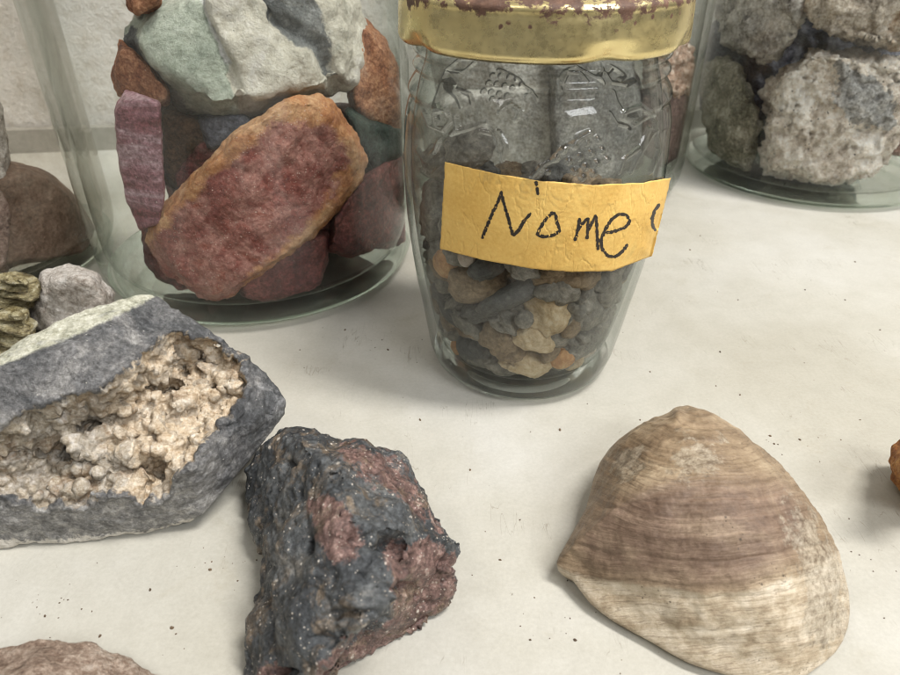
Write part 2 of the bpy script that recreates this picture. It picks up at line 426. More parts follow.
gh = [P(-70, 404, 4.0), P(0, 370, 4.4), P(71, 347, 4.6), P(163, 300, 4.5),          # top edge of the broken face
      P(-70, 388, 4.2), P(0, 355, 4.5), P(60, 320, 4.6), P(142, 292, 4.7), P(160, 293, 4.6),
      P(205, 336, 3.6), P(265, 372, 2.7), P(288, 400, 2.0), P(287, 414, 1.6),
      P(-70, 555, .0), P(0, 549, .0), P(100, 543, .0), P(186, 527, .0), P(202, 518, .5), P(205, 500, 1.0),
      P(190, 462, 2.4), P(240, 452, .6), P(222, 478, .0), P(262, 432, .4),
      P(60, 420, .0), P(150, 400, .0), P(240, 430, .0), P(-70, 470, 0), P(-60, 500, 1.0), P(0,500,1.2), P(120,495,1.3)]
def geode_masks(o):
    pass
SKIN = [(-80, 380), (0, 350), (60, 313), (142, 282), (168, 288), (160, 295), (112, 318), (66, 340), (0, 366), (-80, 400)]
PALE = [(-60, 565), (0, 556), (100, 552), (200, 535), (205, 518), (186, 470), (170, 478), (155, 503), (110, 495), (86, 508), (20, 505), (-20, 495)]
geode = rock('geode_rock', [gh], .065, geode_material(), disp=(('f', .10, .38), ('c', .14, .5), ('f', .05, 1.4), ('f', .03, 4)), carve=geode_carve, detail=geode_detail,
             masks={'skin': [SKIN], 'pale': [PALE], 'crust': [[(-80,545),(0,538),(60,539),(150,529),(205,516),(210,560),(-80,575)]]}, smooth=1)
tag(geode, 'big dark grey rock with a crusty tan crystal cavity in its face', 'rock')

# ------------------------------------------------------------------ lava rock (front centre)
LR = [
 [P(285,424,2.2),P(302,424,2.4),P(318,428,2.5),P(251,449,1.2),P(244,469,.9),P(244,508,.5),P(253,536,.3),P(262,556,.4),P(300,440,3.2),P(330,470,3.6),P(345,520,3.7),P(320,560,3.2),P(290,580,2.2),
  P(300,480,0),P(340,560,0),P(270,540,0),P(285,470,0)],
 [P(318,430,2.5),P(354,446,2.8),P(385,448,2.6),P(407,460,2.1),P(416,476,1.6),P(424,500,1.4),P(444,522,1.2),P(340,470,3.6),P(350,520,3.7),P(400,530,3.2),P(420,540,2.4),P(330,560,3.0),
  P(340,520,0),P(410,530,0),P(380,500,0)],
 [P(444,524,1.3),P(464,541,1.3),P(464,553,1.0),P(452,566,.9),P(430,560,1.9),P(400,560,2.6),P(410,530,2.8),P(420,560,.2),P(440,550,.2)],
 [P(400,560,2.6),P(456,568,1.2),P(460,583,.7),P(448,606,.2),P(428,626,0),P(393,646,0),P(365,661,0),P(330,676,0),P(350,620,1.0),P(390,590,1.6),P(370,580,0),P(420,570,.0),P(345,590,1.5)],
 [P(262,560,1.0),P(266,580,.8),P(263,602,.6),P(251,624,.3),P(253,648,.2),P(247,674,.0),P(236,705,0),P(260,720,.3),P(300,700,1.4),P(330,655,2.2),P(360,620,2.9),P(395,592,3.0),P(410,572,2.8),P(380,545,3.5),P(330,545,3.4),
  P(290,600,2.6),P(280,650,1.8),P(320,600,0),P(290,690,0),P(300,640,0)],
 [P(365,530,3.0),P(400,535,2.7),P(425,545,1.9),P(440,565,1.2),P(432,600,.7),P(370,605,1.8),P(345,560,3.0),P(380,560,0),P(420,570,0),P(400,565,2.2),P(350,600,0)],
 [P(300,705,1.2),P(330,680,.5),P(290,720,.2),P(262,722,0),P(330,700,0),P(345,660,1.0),P(300,660,1.2)],
]
def lava_carve(co, no):
    pp = proj(co)
    v = vor(co, 3.4, 2); sel = fnoise(co, .7, 3, 5)
    pit = sstep(-v[:, 0], -.36, -.1) * np.where(sel > .15, .10, .0)
    w = vor(co, 8, 8); pit += sstep(-w[:, 0], -.3, -.1) * .018
    co = co - no * pit[:, None]
    for hx, hy, rx, ry, hd in ((290, 464, 7, 3, .18), (410, 556, 9, 3, .08), (286, 672, 12, 4, .3), (310, 545, 4, 9, .25), (395, 588, 24, 7, .16), (355, 615, 28, 8, .2), (325, 640, 18, 8, .16)):
        q = np.hypot((pp[:, 0] - hx) / rx, (pp[:, 1] - hy) / ry); co = co - no * (hd * sstep(-q, -1.3, -.2))[:, None]
    return co
def lava_material():
    t = NT('lava_stone'); v = t.coord()
    n1 = t.noise(v, .8, 8, .65, .6)
    col = t.ramp(n1, [(.3, C(32, 34, 36)), (.46, C(58, 61, 63)), (.58, C(82, 84, 84)), (.72, C(126, 120, 110))])
    rd = t.ramp(t.noise(v, 2, 8, .7, .4), [(.3, C(58, 42, 38)), (.46, C(94, 72, 66)), (.58, C(124, 98, 90)), (.7, C(182, 162, 150))])
    m = t.bw(t.math('ADD', t.attr('red'), t.math('MULTIPLY', t.math('SUBTRACT', t.noise(v, 1.7, 8, .78), .5), 2.6)), .42, .62)
    col = t.mix(m, col, rd)
    br = t.ramp(t.noise(v, 3, 7, .7), [(.35, C(60, 52, 42)), (.65, C(128, 110, 88))])
    bm_ = t.bw(t.noise(v, 1.1, 8, .75, .6), .5, .62)
    col = t.mix(t.math('MULTIPLY', bm_, .75), col, br)
    for sc, size, d0 in ((3.0, .17, .50), (7, .2, .47), (12, .2, .48)):
        d = t.math('ADD', t.voro(v, sc), t.math('MULTIPLY', t.math('SUBTRACT', t.noise(v, 14, 2), .5), .2))
        k = t.math('MULTIPLY', t.bw(d, size, size * .5), t.bw(t.noise(v, sc * .3, 3), d0, d0 + .08))
        col = t.mix(t.math('MULTIPLY', k, .8), col, C(196, 186, 172))
    col = t.mix(.35, col, t.ramp(t.noise(v, 11, 4, .7), [(.3, (.02,) * 3 + (1,)), (.7, (1,) * 3 + (1,))]), 'SOFT_LIGHT')
    col = t.mix(.75, col, t.ramp(t.noise(v, 9, 4, .82), [(.34, (.03,) * 3 + (1,)), (.5, (.5,) * 3 + (1,)), (.64, (1,) * 3 + (1,))]), 'SOFT_LIGHT')
    wet = t.attr('wet')
    ro = t.mix(wet, t.ramp(t.noise(v, 3, 5), [(.35, (.34,) * 3 + (1,)), (.65, (.65,) * 3 + (1,))]), (.2,) * 3 + (1,))
    nb = t.bump(t.noise(v, 9, 8, .75), .6, .08)
    nb = t.bump(t.noise(v, 2.2, 7, .7, .5), .35, .2, nb)
    t.principled(col, ro, nb); return t.m
RED = [[(305,500),(330,490),(350,508),(362,540),(352,562),(332,568),(315,545)], [(330,436),(390,455),(415,480),(425,515),(440,530),(410,505),(380,480),(345,462)],
       [(385,545),(430,540),(456,560),(462,590),(430,630),(370,668),(320,690),(325,660),(370,630),(400,600),(390,575)], [(236,690),(262,665),(300,690),(290,730),(236,730)]]
WET = [[(395,575),(456,570),(462,590),(430,630),(370,668),(310,700),(320,655),(370,622)]]
lava = rock('lava_rock', LR, .06, lava_material(), disp=(('f', .14, .6), ('c', .3, .75), ('f', .05, 2.2), ('c', .06, 2.6), ('f', .03, 7)), carve=lava_carve,
            masks={'red': RED, 'wet': WET}, smooth=1)
tag(lava, 'craggy charcoal and dark red lava rock in front, between geode and clam shell', 'rock')

# ------------------------------------------------------------------ fossil clam (front right)
OUT = [(678,412),(691,416),(707,424),(723,433),(746,448),(768,465),(786,483),(801,502),(816,522),(829,542),(838,558),(845,575),(849,593),(850,612),(848,627),(843,641),(835,653),(825,662),(805,676),(784,683),(760,682),(735,676),
       (712,670),(691,663),(670,652),(650,640),(631,630),(613,620),(600,610),(589,600),(579,586),(570,573),(562,569),(556,564),(559,556),(566,544),(576,526),(586,508),(590,493),(594,477),(600,462),(609,449),(619,439),(630,431),(648,424),(664,420)]
def zo(p):
    # margin height: far side of the outline is the turn of the dome, near side lies on the table
    s = min(1, max(0, (620 - p[1]) / 200)); return .25 + 1.05 * s
def shell():
    o = np.array([P(p[0], p[1], zo(p)) for p in OUT])
    # resample smoothly
    n = len(o); NT_, NR = 420, 150
    seg = np.linalg.norm(np.roll(o, -1, 0) - o, axis=1); cum = np.concatenate([[0], np.cumsum(seg)])
    s = np.linspace(0, cum[-1], NT_, endpoint=False)
    oc = np.vstack([o, o[:1]]); ring = np.stack([np.interp(s, cum, oc[:, k]) for k in range(3)], 1)
    k_ = np.array([.25, .5, .25])
    for _ in range(2): ring = np.roll(ring, 1, 0) * .2 + ring * .6 + np.roll(ring, -1, 0) * .2
    top = np.array(P(700, 532, 1.3))
    co = []; g = []
    for j in range(NR + 1):
        t = j / NR
        p = top + (ring - top) * t
        far = np.clip((ring[:, 1] - ring[:, 1].min()) / (np.ptp(ring[:, 1])), 0, 1)
        h = 1.8 * (1 - t ** 2.8) * (1 + .25 * (1 - far) * t)
        p = p.copy(); p[:, 2] += h
        co.append(p); g.append(np.full(NT_, t))
    # underside: turn in, then flat on the table
    last = co[-1]; cen = np.array([last[:, 0].mean(), last[:, 1].mean(), 0])
    for fct, zf in ((.985, .6), (.95, .25), (.9, .0), (.4, 0)):
        p = cen + (last - cen) * fct; p[:, 2] = last[:, 2] * zf; co.append(p); g.append(np.full(NT_, 1.0))
    rows = len(co); co = np.vstack(co); g = np.concatenate(g)
    f = [(j * NT_ + i, j * NT_ + (i + 1) % NT_, (j + 1) * NT_ + (i + 1) % NT_, (j + 1) * NT_ + i) for j in range(rows - 1) for i in range(NT_)]
    b = len(co); co = np.vstack([co, [cen]]); g = np.append(g, 1)
    f += [((rows - 1) * NT_ + i, (rows - 1) * NT_ + (i + 1) % NT_, b) for i in range(NT_)]
    # growth relief: lines fan out from the beak at the left and sweep right
    pp = proj(co)
    X_, Y_ = pp[:, 0], pp[:, 1]
    fan = np.exp(-((X_ - 560) / 60.0) ** 2)
    g2 = (Y_ + .0011 * (X_ - 700) ** 2 - 412) / 290
    gg = g2 * (1 - .35 * fan) + .35 * fan * .55 + .02 * fnoise(co, .35, 4, 2)
    rid = np.array([noise.noise(Vector((x * 30, .3, 7))) + .7 * noise.noise(Vector((x * 85, 1, 2))) for x in gg])
    inner_ = sstep(-g, -1.0, -.93)
    d = rid * .024 * inner_ + fnoise(co, .5, 4, 8) * .08 * inner_ + fnoise(co, 2.0, 4, 11) * .03 * inner_
    wd = polydist(pp, WHITE) + 5 * fnoise(co, .6, 3, 4)
    d -= .045 * sstep(wd, -3, 5) * inner_ * sstep(-X_, -800, -700)
    d -= .02 * sstep(linedist(pp, [(590, 508), (660, 500), (740, 498), (800, 490)]) * -1, -3, 0) * inner_
    d += .13 * np.exp(-((X_ - 679) ** 2 + (Y_ - 417) ** 2) / 45.0)
    me = bpy.data.meshes.new('t'); me.from_pydata(co.tolist(), [], f); me.update()
    no = getno(me)
    if no[NT_ * 40][2] < 0: no = -no
    bpy.data.meshes.remove(me)
    co2 = co + no * (d * (co[:, 2] > .05))[:, None]
    co2[:, 2] = np.maximum(co2[:, 2], 0)
    at = {'growth': gg, 'white': np.clip(.5 + polydist(pp, WHITE) / 40, 0, 1), 'dust': np.clip(.5 + np.maximum(np.maximum(polydist(pp, DUST1), polydist(pp, DUST3)), polydist(pp, DUST2) - 4) / 40, 0, 1),
          'band': np.clip(.5 + polydist(pp, BROWN) / 40, 0, 1)}
    f = [tuple(reversed(q)) for q in f]
    return obj_np('fossil_clam_shell', co2, f, shell_material(), attrs=at, base=(cen[0], cen[1], 0))
WHITE = [(545,560),(571,573),(590,578),(640,588),(700,594),(760,592),(800,575),(830,555),(870,540),(880,700),(700,700),(560,620)]
BROWN = [(575,530),(600,500),(660,478),(720,474),(790,478),(815,510),(800,560),(740,590),(680,590),(620,580),(580,566)]
DUST1 = [(606,452),(640,446),(650,470),(620,486)]
DUST3 = [(672,436),(725,440),(720,462),(690,490),(668,480)]
DUST2 = [(775,485),(815,505),(850,570),(855,640),(820,670),(800,640),(790,560)]
def shell_material():
    t = NT('fossil_shell'); v = t.coord()
    g = t.attr('growth')
    comb = t.n('ShaderNodeCombineXYZ'); t.l(g, comb.inputs[0]); 
    sep = t.n('ShaderNodeSeparateXYZ'); t.l(v, sep.inputs[0])
    t.l(t.math('MULTIPLY', sep.outputs[0], 1.4), comb.inputs[1]); t.l(t.math('MULTIPLY', sep.outputs[1], .8), comb.inputs[2])
    bn = t.n('ShaderNodeTexNoise'); t.l(comb.outputs[0], bn.inputs[0]); bn.inputs['Scale'].default_value = 26; bn.inputs['Detail'].default_value = 7; bn.inputs['Roughness'].default_value = .68
    bnf = bn.outputs['Fac']
    n1 = t.noise(v, .5, 7, .65, .4)
    base = t.ramp(n1, [(.3, C(112, 94, 74)), (.5, C(142, 123, 99)), (.7, C(168, 150, 124))])
    brown = t.ramp(t.noise(v, .8, 7, .7, .5), [(.3, C(94, 75, 62)), (.5, C(118, 98, 82)), (.7, C(142, 123, 102))])
    jn = t.math('MULTIPLY', t.math('SUBTRACT', t.noise(v, .8, 7, .7), .5), .5)
    base = t.mix(t.bw(t.math('ADD', t.attr('band'), jn), .2, 1.0), base, brown)
    wh = t.ramp(t.noise(v, 1.6, 8, .72, .4), [(.3, C(144, 126, 102)), (.46, C(178, 163, 139)), (.66, C(206, 193, 172))])
    base = t.mix(t.bw(t.math('ADD', t.attr('white'), jn), .42, .6), base, wh)
    base = t.mix(.5, base, t.ramp(bnf, [(.3, (.08, .06, .05, 1)), (.5, (.5, .5, .5, 1)), (.68, (1, 1, 1, 1))]), 'SOFT_LIGHT')
    lc = t.n('ShaderNodeTexNoise'); t.l(comb.outputs[0], lc.inputs[0]); lc.inputs['Scale'].default_value = 60; lc.inputs['Detail'].default_value = 3
    ln = t.bw(t.math('ABSOLUTE', t.math('SUBTRACT', lc.outputs['Fac'], .5)), .022, .004)
    base = t.mix(t.math('MULTIPLY', ln, .38), base, C(84, 66, 50))
    base = t.mix(.16, base, t.ramp(t.noise(v, 3.0, 8, .72, .5), [(.34, (.05, .04, .03, 1)), (.5, (.5, .5, .5, 1)), (.66, (1, 1, 1, 1))]), 'SOFT_LIGHT')
    du = t.bw(t.math('ADD', t.attr('dust'), t.math('MULTIPLY', t.math('SUBTRACT', t.noise(v, 1.6, 8, .8), .5), 2.6)), .5, .72)
    base = t.mix(t.math('MULTIPLY', du, .6), base, t.ramp(t.noise(v, 6, 6, .7), [(.36, C(96, 84, 70)), (.52, C(158, 148, 130)), (.7, C(186, 176, 158))]))
    # dark pits and chalk spots
    for sc, size, lo, c in ((5, .16, .57, C(70, 62, 54)), (9, .18, .56, C(74, 62, 50))):
        d = t.math('ADD', t.voro(v, sc), t.math('MULTIPLY', t.math('SUBTRACT', t.noise(v, 14, 2), .5), .2))
        base = t.mix(t.math('MULTIPLY', t.math('MULTIPLY', t.bw(d, size, size * .5), t.bw(t.noise(v, .8, 4, .7), lo, lo + .06)), .8), base, c)
    base = t.mix(.22, base, t.ramp(t.noise(v, 12, 4, .85), [(.32, (.02,) * 3 + (1,)), (.68, (1,) * 3 + (1,))]), 'SOFT_LIGHT')
    nb = t.bump(bnf, .5, .12)
    nb = t.bump(t.noise(v, 8, 7, .7), .35, .06, nb)
    p = t.principled(base, .46, nb); p.inputs['Specular IOR Level'].default_value = .3
    return t.m
sh = shell(); tag(sh, 'tan and brown fossil clam shell with chalky pale margin, lying alone front right', 'shell')

# ------------------------------------------------------------------ rocks cut by the frame edge
m_brown = rock_mat('brown_layered', [C(126, 106, 90), C(172, 150, 132), C(202, 184, 166)], .7, .8, .9, stretch=((.5, 3.0, 3.0), (0, 0, -.15)))
r = rock('layered_rock', [[P(-60, 668, .7), P(0, 648, .9), P(50, 642, 1.0), P(100, 650, .8), P(140, 665, .4), P(165, 680, 0), P(160, 720, 0), P(-60, 760, 0), P(20, 700, 1.4), P(90, 705, 1.1), P(60, 660, 0), P(0, 665, 0), P(-60, 690, 0)]],
         .08, m_brown, disp=(('f', .15, .5), ('r', .05, 1.3), ('f', .05, 3)), smooth=4)
tag(r, 'flat brownish layered rock at the bottom left corner of the table', 'rock')
m_or = rock_mat('orange_brown', [C(128, 80, 40), C(186, 126, 70), C(210, 160, 104)], .9, .6, .8, fine=9, specks=((5, .15, C(210, 190, 160), .4),))
r = rock('orange_rock', [[P(884, 462, .7), P(895, 445, 1.0), P(920, 430, 1.4), P(950, 440, 1.6), P(960, 490, 1.2), P(930, 510, .5), P(900, 492, .4), P(890, 480, .4), P(905, 470, 0), P(950, 470, 0), P(930, 500, 0), P(905, 470, 1.6), P(940, 470, 2.6)]],
         .07, m_or, disp=(('f', .15, .9), ('c', .1, 1.4), ('f', .04, 4)), smooth=3)
tag(r, 'orange brown rock just poking in at the right edge, beside the shell', 'rock')

# ------------------------------------------------------------------ glass jars
def revolve(profile, cx, cy, n, relief=None):
    """profile: closed list of (r,z) outer bottom->top then inner top->bottom, starts and ends on the axis"""
    th = np.linspace(0, 2 * math.pi, n, endpoint=False); co = []; 
    prof = profile
    for r, z in prof: co.append(np.stack([cx + r * np.cos(th), cy + r * np.sin(th), np.full(n, z)], 1))
    m = len(prof); co = np.vstack(co)
    f = [(j * n + i, j * n + (i + 1) % n, (j + 1) * n + (i + 1) % n, (j + 1) * n + i) for j in range(m - 1) for i in range(n)]
    return co, f
def spline(pts, n):
    pts = np.array(pts, float); L = np.concatenate([[0], np.cumsum(np.linalg.norm(np.diff(pts, axis=0), axis=1))])
    s = np.linspace(0, L[-1], n); a = np.stack([np.interp(s, L, pts[:, k]) for k in range(2)], 1)
    for _ in range(2):
        a[1:-1] = a[:-2] * .25 + a[1:-1] * .5 + a[2:] * .25
    return a
def jar(name, c, R, top, mat, tagv, foot=.5, shoulder=2.5, neck=.68, wall=.32):
    outer = [(.01, .12), (R * .5, .10), (R - 1.15, .05), (R - .95, 0), (R - .6, .03), (R - .25, .35), (R - .05, .95), (R, 1.6), (R, top * .35), (R, top - shoulder), (R - .4, top - shoulder * .5), (R * neck + .6, top - .5), (R * neck, top), (R * neck, top + 1.6)]
    inner = [(R * neck - wall, top + 1.6), (R * neck - wall, top), (R * neck + .5 - wall, top - .6), (R - .5 - wall, top - shoulder * .5), (R - wall, top - shoulder), (R - wall, 1.7), (R - wall - .12, 1.1), (R - wall - .5, .7), (R - 1.5, .5), (R * .5, .48), (.01, .46)]
    o = spline(outer, 130); i = spline(inner, 90)
    co, f = revolve(np.vstack([o, i]), c[0], c[1], 160)
    ob = obj_np(name, co, f, mat, base=(c[0], c[1], 0)); tag(ob, *tagv); set_base(ob, base_glass('thick_glass', (.84, .90, .85, 1)), .42); return ob
g_green = glass_mat('glass_big', (.99, .995, .99, 1), (.56, .61, .57, 1), refr=0, wav=.12, wscale=.35, dirt=.02)
g_grey = glass_mat('glass_grey', (.985, .99, .985, 1), (.55, .58, .55, 1), refr=0, wav=.12, wscale=.3, dirt=.02)
g_side = glass_mat('glass_warm', (.975, .97, .96, 1), (.6, .57, .52, 1), refr=0, wav=.2, wscale=.3, dirt=.07)
JA = (-7.8, 25.9); RA = 6.3
JE = (-20.4, 25.6); RE = 6.1
JC = (4.9, 36.0); RC = 7.4
JD = (19.8, 37.0); RD = 6.7
GRPJ = 'large glass jars holding rocks'
jar('glass_jar', JA, RA, 17, g_green, ('large clear glass jar of red and cream rocks behind the geode', 'jar'))
jar('glass_jar', JE, RE, 17, g_side, ('large dusty glass jar cut off by the left edge, holding brownish stones', 'jar'))
jar('glass_jar', JC, RC, 17, g_grey, ('large glass jar mostly hidden behind the small gold lidded jar', 'jar'))
jar('glass_jar', JD, RD, 17, g_grey, ('large glass jar of pale pitted grey rocks at the upper right', 'jar'))

def jrock(name, outline, jarc, R, d0, th, mat, label, vox=.11, disp=(('f', .14, .45), ('c', .16, .8), ('f', .05, 2.2), ('f', .02, 5)), masks=None, inset=.86, cat='rock', floor=.55, smooth=1, carve=None, skew=0.0, back=.8, group=None):
    o = np.array(outline, float); cen = o.mean(0); pts = []
    rin = R - .45
    ymin, ymax = o[:, 1].min(), o[:, 1].max()
    def pt(p, k):
        d, t0, t1 = cyl(p[0], p[1], jarc, rin)
        L = t1 - t0; s = d0 + skew * (ymax - p[1]) / max(1, ymax - ymin)
        t = t0 + min(s + k * th, max(0, L - .15)) if L > .15 else t0
        q = CAM + d * t
        if q.z < floor:                      # keep on the jar floor: slide back towards the camera is impossible, lift instead
            q = Vector((q.x, q.y, floor))
        return q
    for p in o: pts.append(pt(p, .42))
    pts += [p + Vector((0, .4, .25)) for p in pts[:2]]
    for p in cen + (o - cen) * inset: pts.append(pt(p, 0))
    for p in cen + (o - cen) * back: pts.append(pt(p, 1))
    ob = rock(name, [pts], vox, mat, disp=disp, masks=masks, floor=floor, smooth=smooth, carve=carve)
    # keep every vertex inside the glass
    me = ob.data; co = getco(me); bx, by = ob.location.x - jarc[0] * S, ob.location.y - jarc[1] * S
    rr = np.hypot(co[:, 0] + bx, co[:, 1] + by); lim = (R - .36) * S; k = np.where(rr > lim, lim / np.maximum(rr, 1e-9), 1)
    co[:, 0] = (co[:, 0] + bx) * k - bx; co[:, 1] = (co[:, 1] + by) * k - by; setco(me, co)
    tag(ob, label, cat, group); return ob

# ---- jar A contents
JASP = [(143,242),(150,222),(175,192),(205,160),(240,128),(268,106),(290,90),(318,92),(340,108),(358,132),(368,160),(364,182),(345,208),(318,238),(285,262),(255,282),(235,296),(215,302),(198,298),(172,280),(158,268)]
JCORE = [(146,250),(180,208),(236,156),(283,122),(332,126),(350,160),(330,200),(292,243),(250,280),(225,306),(195,308),(160,288)]
m_jasp = rock_mat('jasper', [C(150, 88, 56), C(188, 128, 82), C(206, 160, 118), C(172, 116, 92)], .55, .36, .5, masks=(('core', [C(108, 50, 42), C(138, 76, 66), C(168, 118, 106), C(142, 68, 48)], 1.6),),
                  specks=((9, .2, C(206, 182, 168), .47), (14, .2, C(206, 182, 168), .47)), spec=.6, grain=.16, soft=(.3, .72))
jrock('jasper_rock', JASP, JA, RA, .05, 1.5, m_jasp, 'large flat red and orange jasper slab leaning on the front of its jar', vox=.08, masks={'core': [JCORE]}, inset=.9, smooth=0, disp=(('f', .10, .5), ('c', .26, .55), ('c', .07, 1.8), ('f', .04, 4)))
m_cream = rock_mat('cream_green', [C(166, 164, 150), C(196, 190, 174), C(216, 210, 194), C(222, 216, 206)], .5, .7, .6,
                   masks=(('green', [C(142, 150, 136), C(176, 182, 166), C(200, 204, 188)], .7), ('grey', [C(80, 82, 82), C(112, 114, 112), C(150, 150, 146)], .9), ('vein', [C(200, 198, 192), C(222, 220, 214)], .5)),
                   specks=((6, .12, C(90, 88, 82), .4),), grain=.12)
CREAM = [(118,38),(128,22),(150,6),(195,-14),(260,-22),(345,-16),(362,4),(370,30),(366,84),(340,96),(300,96),(262,102),(240,112),(205,118),(182,104),(160,82),(138,62)]
def cream_carve(co, no):
    pp = proj(co); d = linedist(pp, [(196, -12), (205, 20), (228, 66), (244, 104)])
    e = linedist(pp, [(262, -12), (275, 20), (320, 45), (335, 85)])
    q = sstep(-d, -10, 0) * .28 + sstep(-e, -12, 0) * .3
    return co - no * q[:, None]
jrock('cream_rock', CREAM, JA, RA, .5, 4.5, m_cream, 'pale greenish and cream rock on top of the pile in its jar', vox=.1, inset=.8, skew=1.2, carve=cream_carve,
      masks={'green': [[(115,30),(150,0),(190,-20),(226,66),(240,112),(200,122),(160,90)]], 'grey': [[(262,-20),(300,-20),(318,10),(332,42),(338,80),(325,60),(290,40),(268,15)], [(112,38),(128,24),(150,55),(178,92),(200,118),(180,110),(140,75)]], 'vein': [[(196,-15),(200,-15),(210,20),(231,66),(226,66),(204,24)]]},
      disp=(('f', .25, .4), ('c', .3, .55), ('f', .07, 1.8), ('r', .025, 2.2)))
m_purp = rock_mat('purple_banded', [C(84, 40, 42), C(116, 62, 66), C(142, 96, 104), C(172, 142, 148), C(104, 54, 54)], .35, .5, .4, stretch=((.4, .4, 3.5), (0, 0, 0)), specks=((4, .12, C(210, 190, 186), .42),), spec=.5)
jrock('purple_rock', [(114,112),(122,100),(150,97),(160,102),(163,150),(165,200),(160,225),(140,232),(126,200),(118,160)], JA, RA, .1, 1.8, m_purp, 'purple banded stone standing upright against the left side of the red rock jar', vox=.07, inset=.97, back=.95, smooth=0, disp=(('c', .07, 1.4), ('f', .03, 3)))
m_rust = rock_mat('rust_orange', [C(104, 62, 42), C(148, 94, 64), C(178, 126, 92), C(170, 134, 112)], .6, .75, .7, specks=((5, .14, C(204, 180, 158), .4),))
jrock('rust_rock', [(110,70),(116,48),(130,45),(150,62),(172,92),(168,106),(135,108),(116,98)], JA, RA, 1.4, 2.5, m_rust, 'rusty orange stone between the pale rock and the purple one', vox=.12)
jrock('rust_rock', [(345,60),(362,20),(385,35),(402,70),(412,110),(408,140),(372,130),(350,110)], JA, RA, 2.2, 4, m_rust, 'rusty brown rock behind the right end of the pale rock in the jar', vox=.14)
jrock('rust_rock', [(126,2),(132,-16),(160,-20),(158,4),(140,16),(130,14)], JA, RA, 1.2, 2.5, m_rust, 'small ochre piece peeking over the pale rock at the top of the jar', vox=.12)
m_dkbr = rock_mat('dark_brown', [C(52, 38, 28), C(84, 60, 42), C(112, 84, 60)], .7, .6, .7)
jrock('brown_rock', [(158,108),(180,108),(206,120),(212,150),(200,190),(178,200),(160,180)], JA, RA, 2.2, 3, m_dkbr, 'dark brown shard behind the purple stone and the jasper slab', vox=.14)
m_mar = rock_mat('maroon', [C(58, 26, 26), C(92, 44, 42), C(118, 66, 60), C(84, 42, 40)], .6, .5, .6, specks=((4, .13, C(190, 168, 160), .4), (7, .15, C(160, 130, 122), .45)), spec=.5)
jrock('maroon_rock', [(165,175),(195,140),(240,130),(262,140),(250,170),(210,210),(180,230)], JA, RA, 2.0, 3.5, m_mar, 'dark maroon stone in shadow behind the jasper slab', vox=.14)
m_blu = rock_mat('slate_blue', [C(62, 64, 72), C(84, 86, 94), C(104, 106, 112)], .6, .5, .4)
jrock('slate_rock', [(196,118),(230,114),(250,112),(262,125),(240,148),(205,152)], JA, RA, 1.7, 2.0, m_blu, 'bluish slate shard under the pale rock, left of the jasper tip', vox=.12)
m_dg = rock_mat('dark_green', [C(22, 34, 30), C(34, 50, 44), C(52, 68, 60)], .7, .4, .4)
jrock('green_rock', [(345,114),(380,122),(412,132),(414,150),(395,162),(372,172),(358,150)], JA, RA, 1.6, 2.5, m_dg, 'dark green stone wedge to the right of the jasper slab', vox=.12, disp=(('f', .08, .5), ('f', .03, 2)))
jrock('maroon_rock', [(330,222),(345,195),(372,170),(392,155),(410,150),(416,190),(410,238),(385,250),(350,256),(325,250)], JA, RA, .3, 3.2, m_mar, 'maroon rock with pale flecks at the right side of the red rock jar', vox=.1, disp=(('f', .2, .5), ('c', .2, .8), ('f', .05, 2.4)))
jrock('maroon_rock', [(236,290),(262,268),(300,240),(330,228),(332,262),(322,288),(298,300),(262,306),(240,302)], JA, RA, .75, 2.6, m_mar, 'maroon rock at the very bottom of the jar, under the jasper slab', vox=.1)
jrock('maroon_rock', [(140,232),(160,225),(185,240),(200,270),(205,296),(180,294),(158,280),(145,262)], JA, RA, 1.2, 2.6, m_mar, 'dark purple stone peeking out left below the jasper slab', vox=.12)

jrock('maroon_rock', [(160,130),(200,118),(280,100),(350,104),(400,130),(398,170),(340,240),(250,265),(190,250),(165,200)], JA, RA, 4.2, 4, m_mar, 'large dark maroon filler rock added deep in the jar to darken the gaps behind the jasper slab', vox=.16)  # added filler: turns the bright gaps between the front stones dark
# ---- jar E contents (left edge)
m_br = rock_mat('umber', [C(82, 66, 54), C(112, 92, 78), C(132, 112, 98)], .5, .5, .3, grain=.14)
jrock('brown_rock', [(-20,180),(5,170),(25,164),(50,172),(78,196),(96,228),(98,252),(92,262),(50,266),(0,270),(-30,262)], JE, RE, .3, 3.5, m_br, 'smooth rounded brown stone in the dusty jar at left', vox=.12, disp=(('f', .12, .4), ('f', .03, 2)), smooth=6)
m_wh = rock_mat('whitish', [C(150, 138, 124), C(190, 182, 172), C(216, 210, 202)], .8, .8, .9, fine=9, specks=((6, .15, C(120, 112, 104), .42),))
def trock(name, outline, Y, fr, bk, mat, label, **kw):
    o = np.array(outline, float); cen = o.mean(0)
    pts = [Q(p[0], p[1], Y) for p in o] + [Q(p[0], p[1], Y - fr) for p in cen + (o - cen) * .7] + [Q(p[0], p[1], Y + bk) for p in cen + (o - cen) * .7]
    pts = [Vector((p.x, p.y, max(0, p.z))) for p in pts]
    ob = rock(name, [pts], .09, mat, **kw); tag(ob, label, 'rock'); return ob
trock('pale_rock', [(28,300),(42,272),(70,264),(98,272),(116,292),(118,312),(100,335),(50,345),(26,330)], 20.2, 1.2, 1.3, m_wh, 'chalky whitish stone between the smooth brown stone and the geode', disp=(('f', .15, .5), ('f', .05, 2.5), ('f', .03, 6)), smooth=6)
m_ol = rock_mat('olive_flaky', [C(66, 56, 32), C(128, 114, 74), C(184, 172, 132), C(222, 216, 190)], 1.6, .34, 1.0, stretch=((1, 1, 3.0), (.3, .2, 0)), spec=.7)
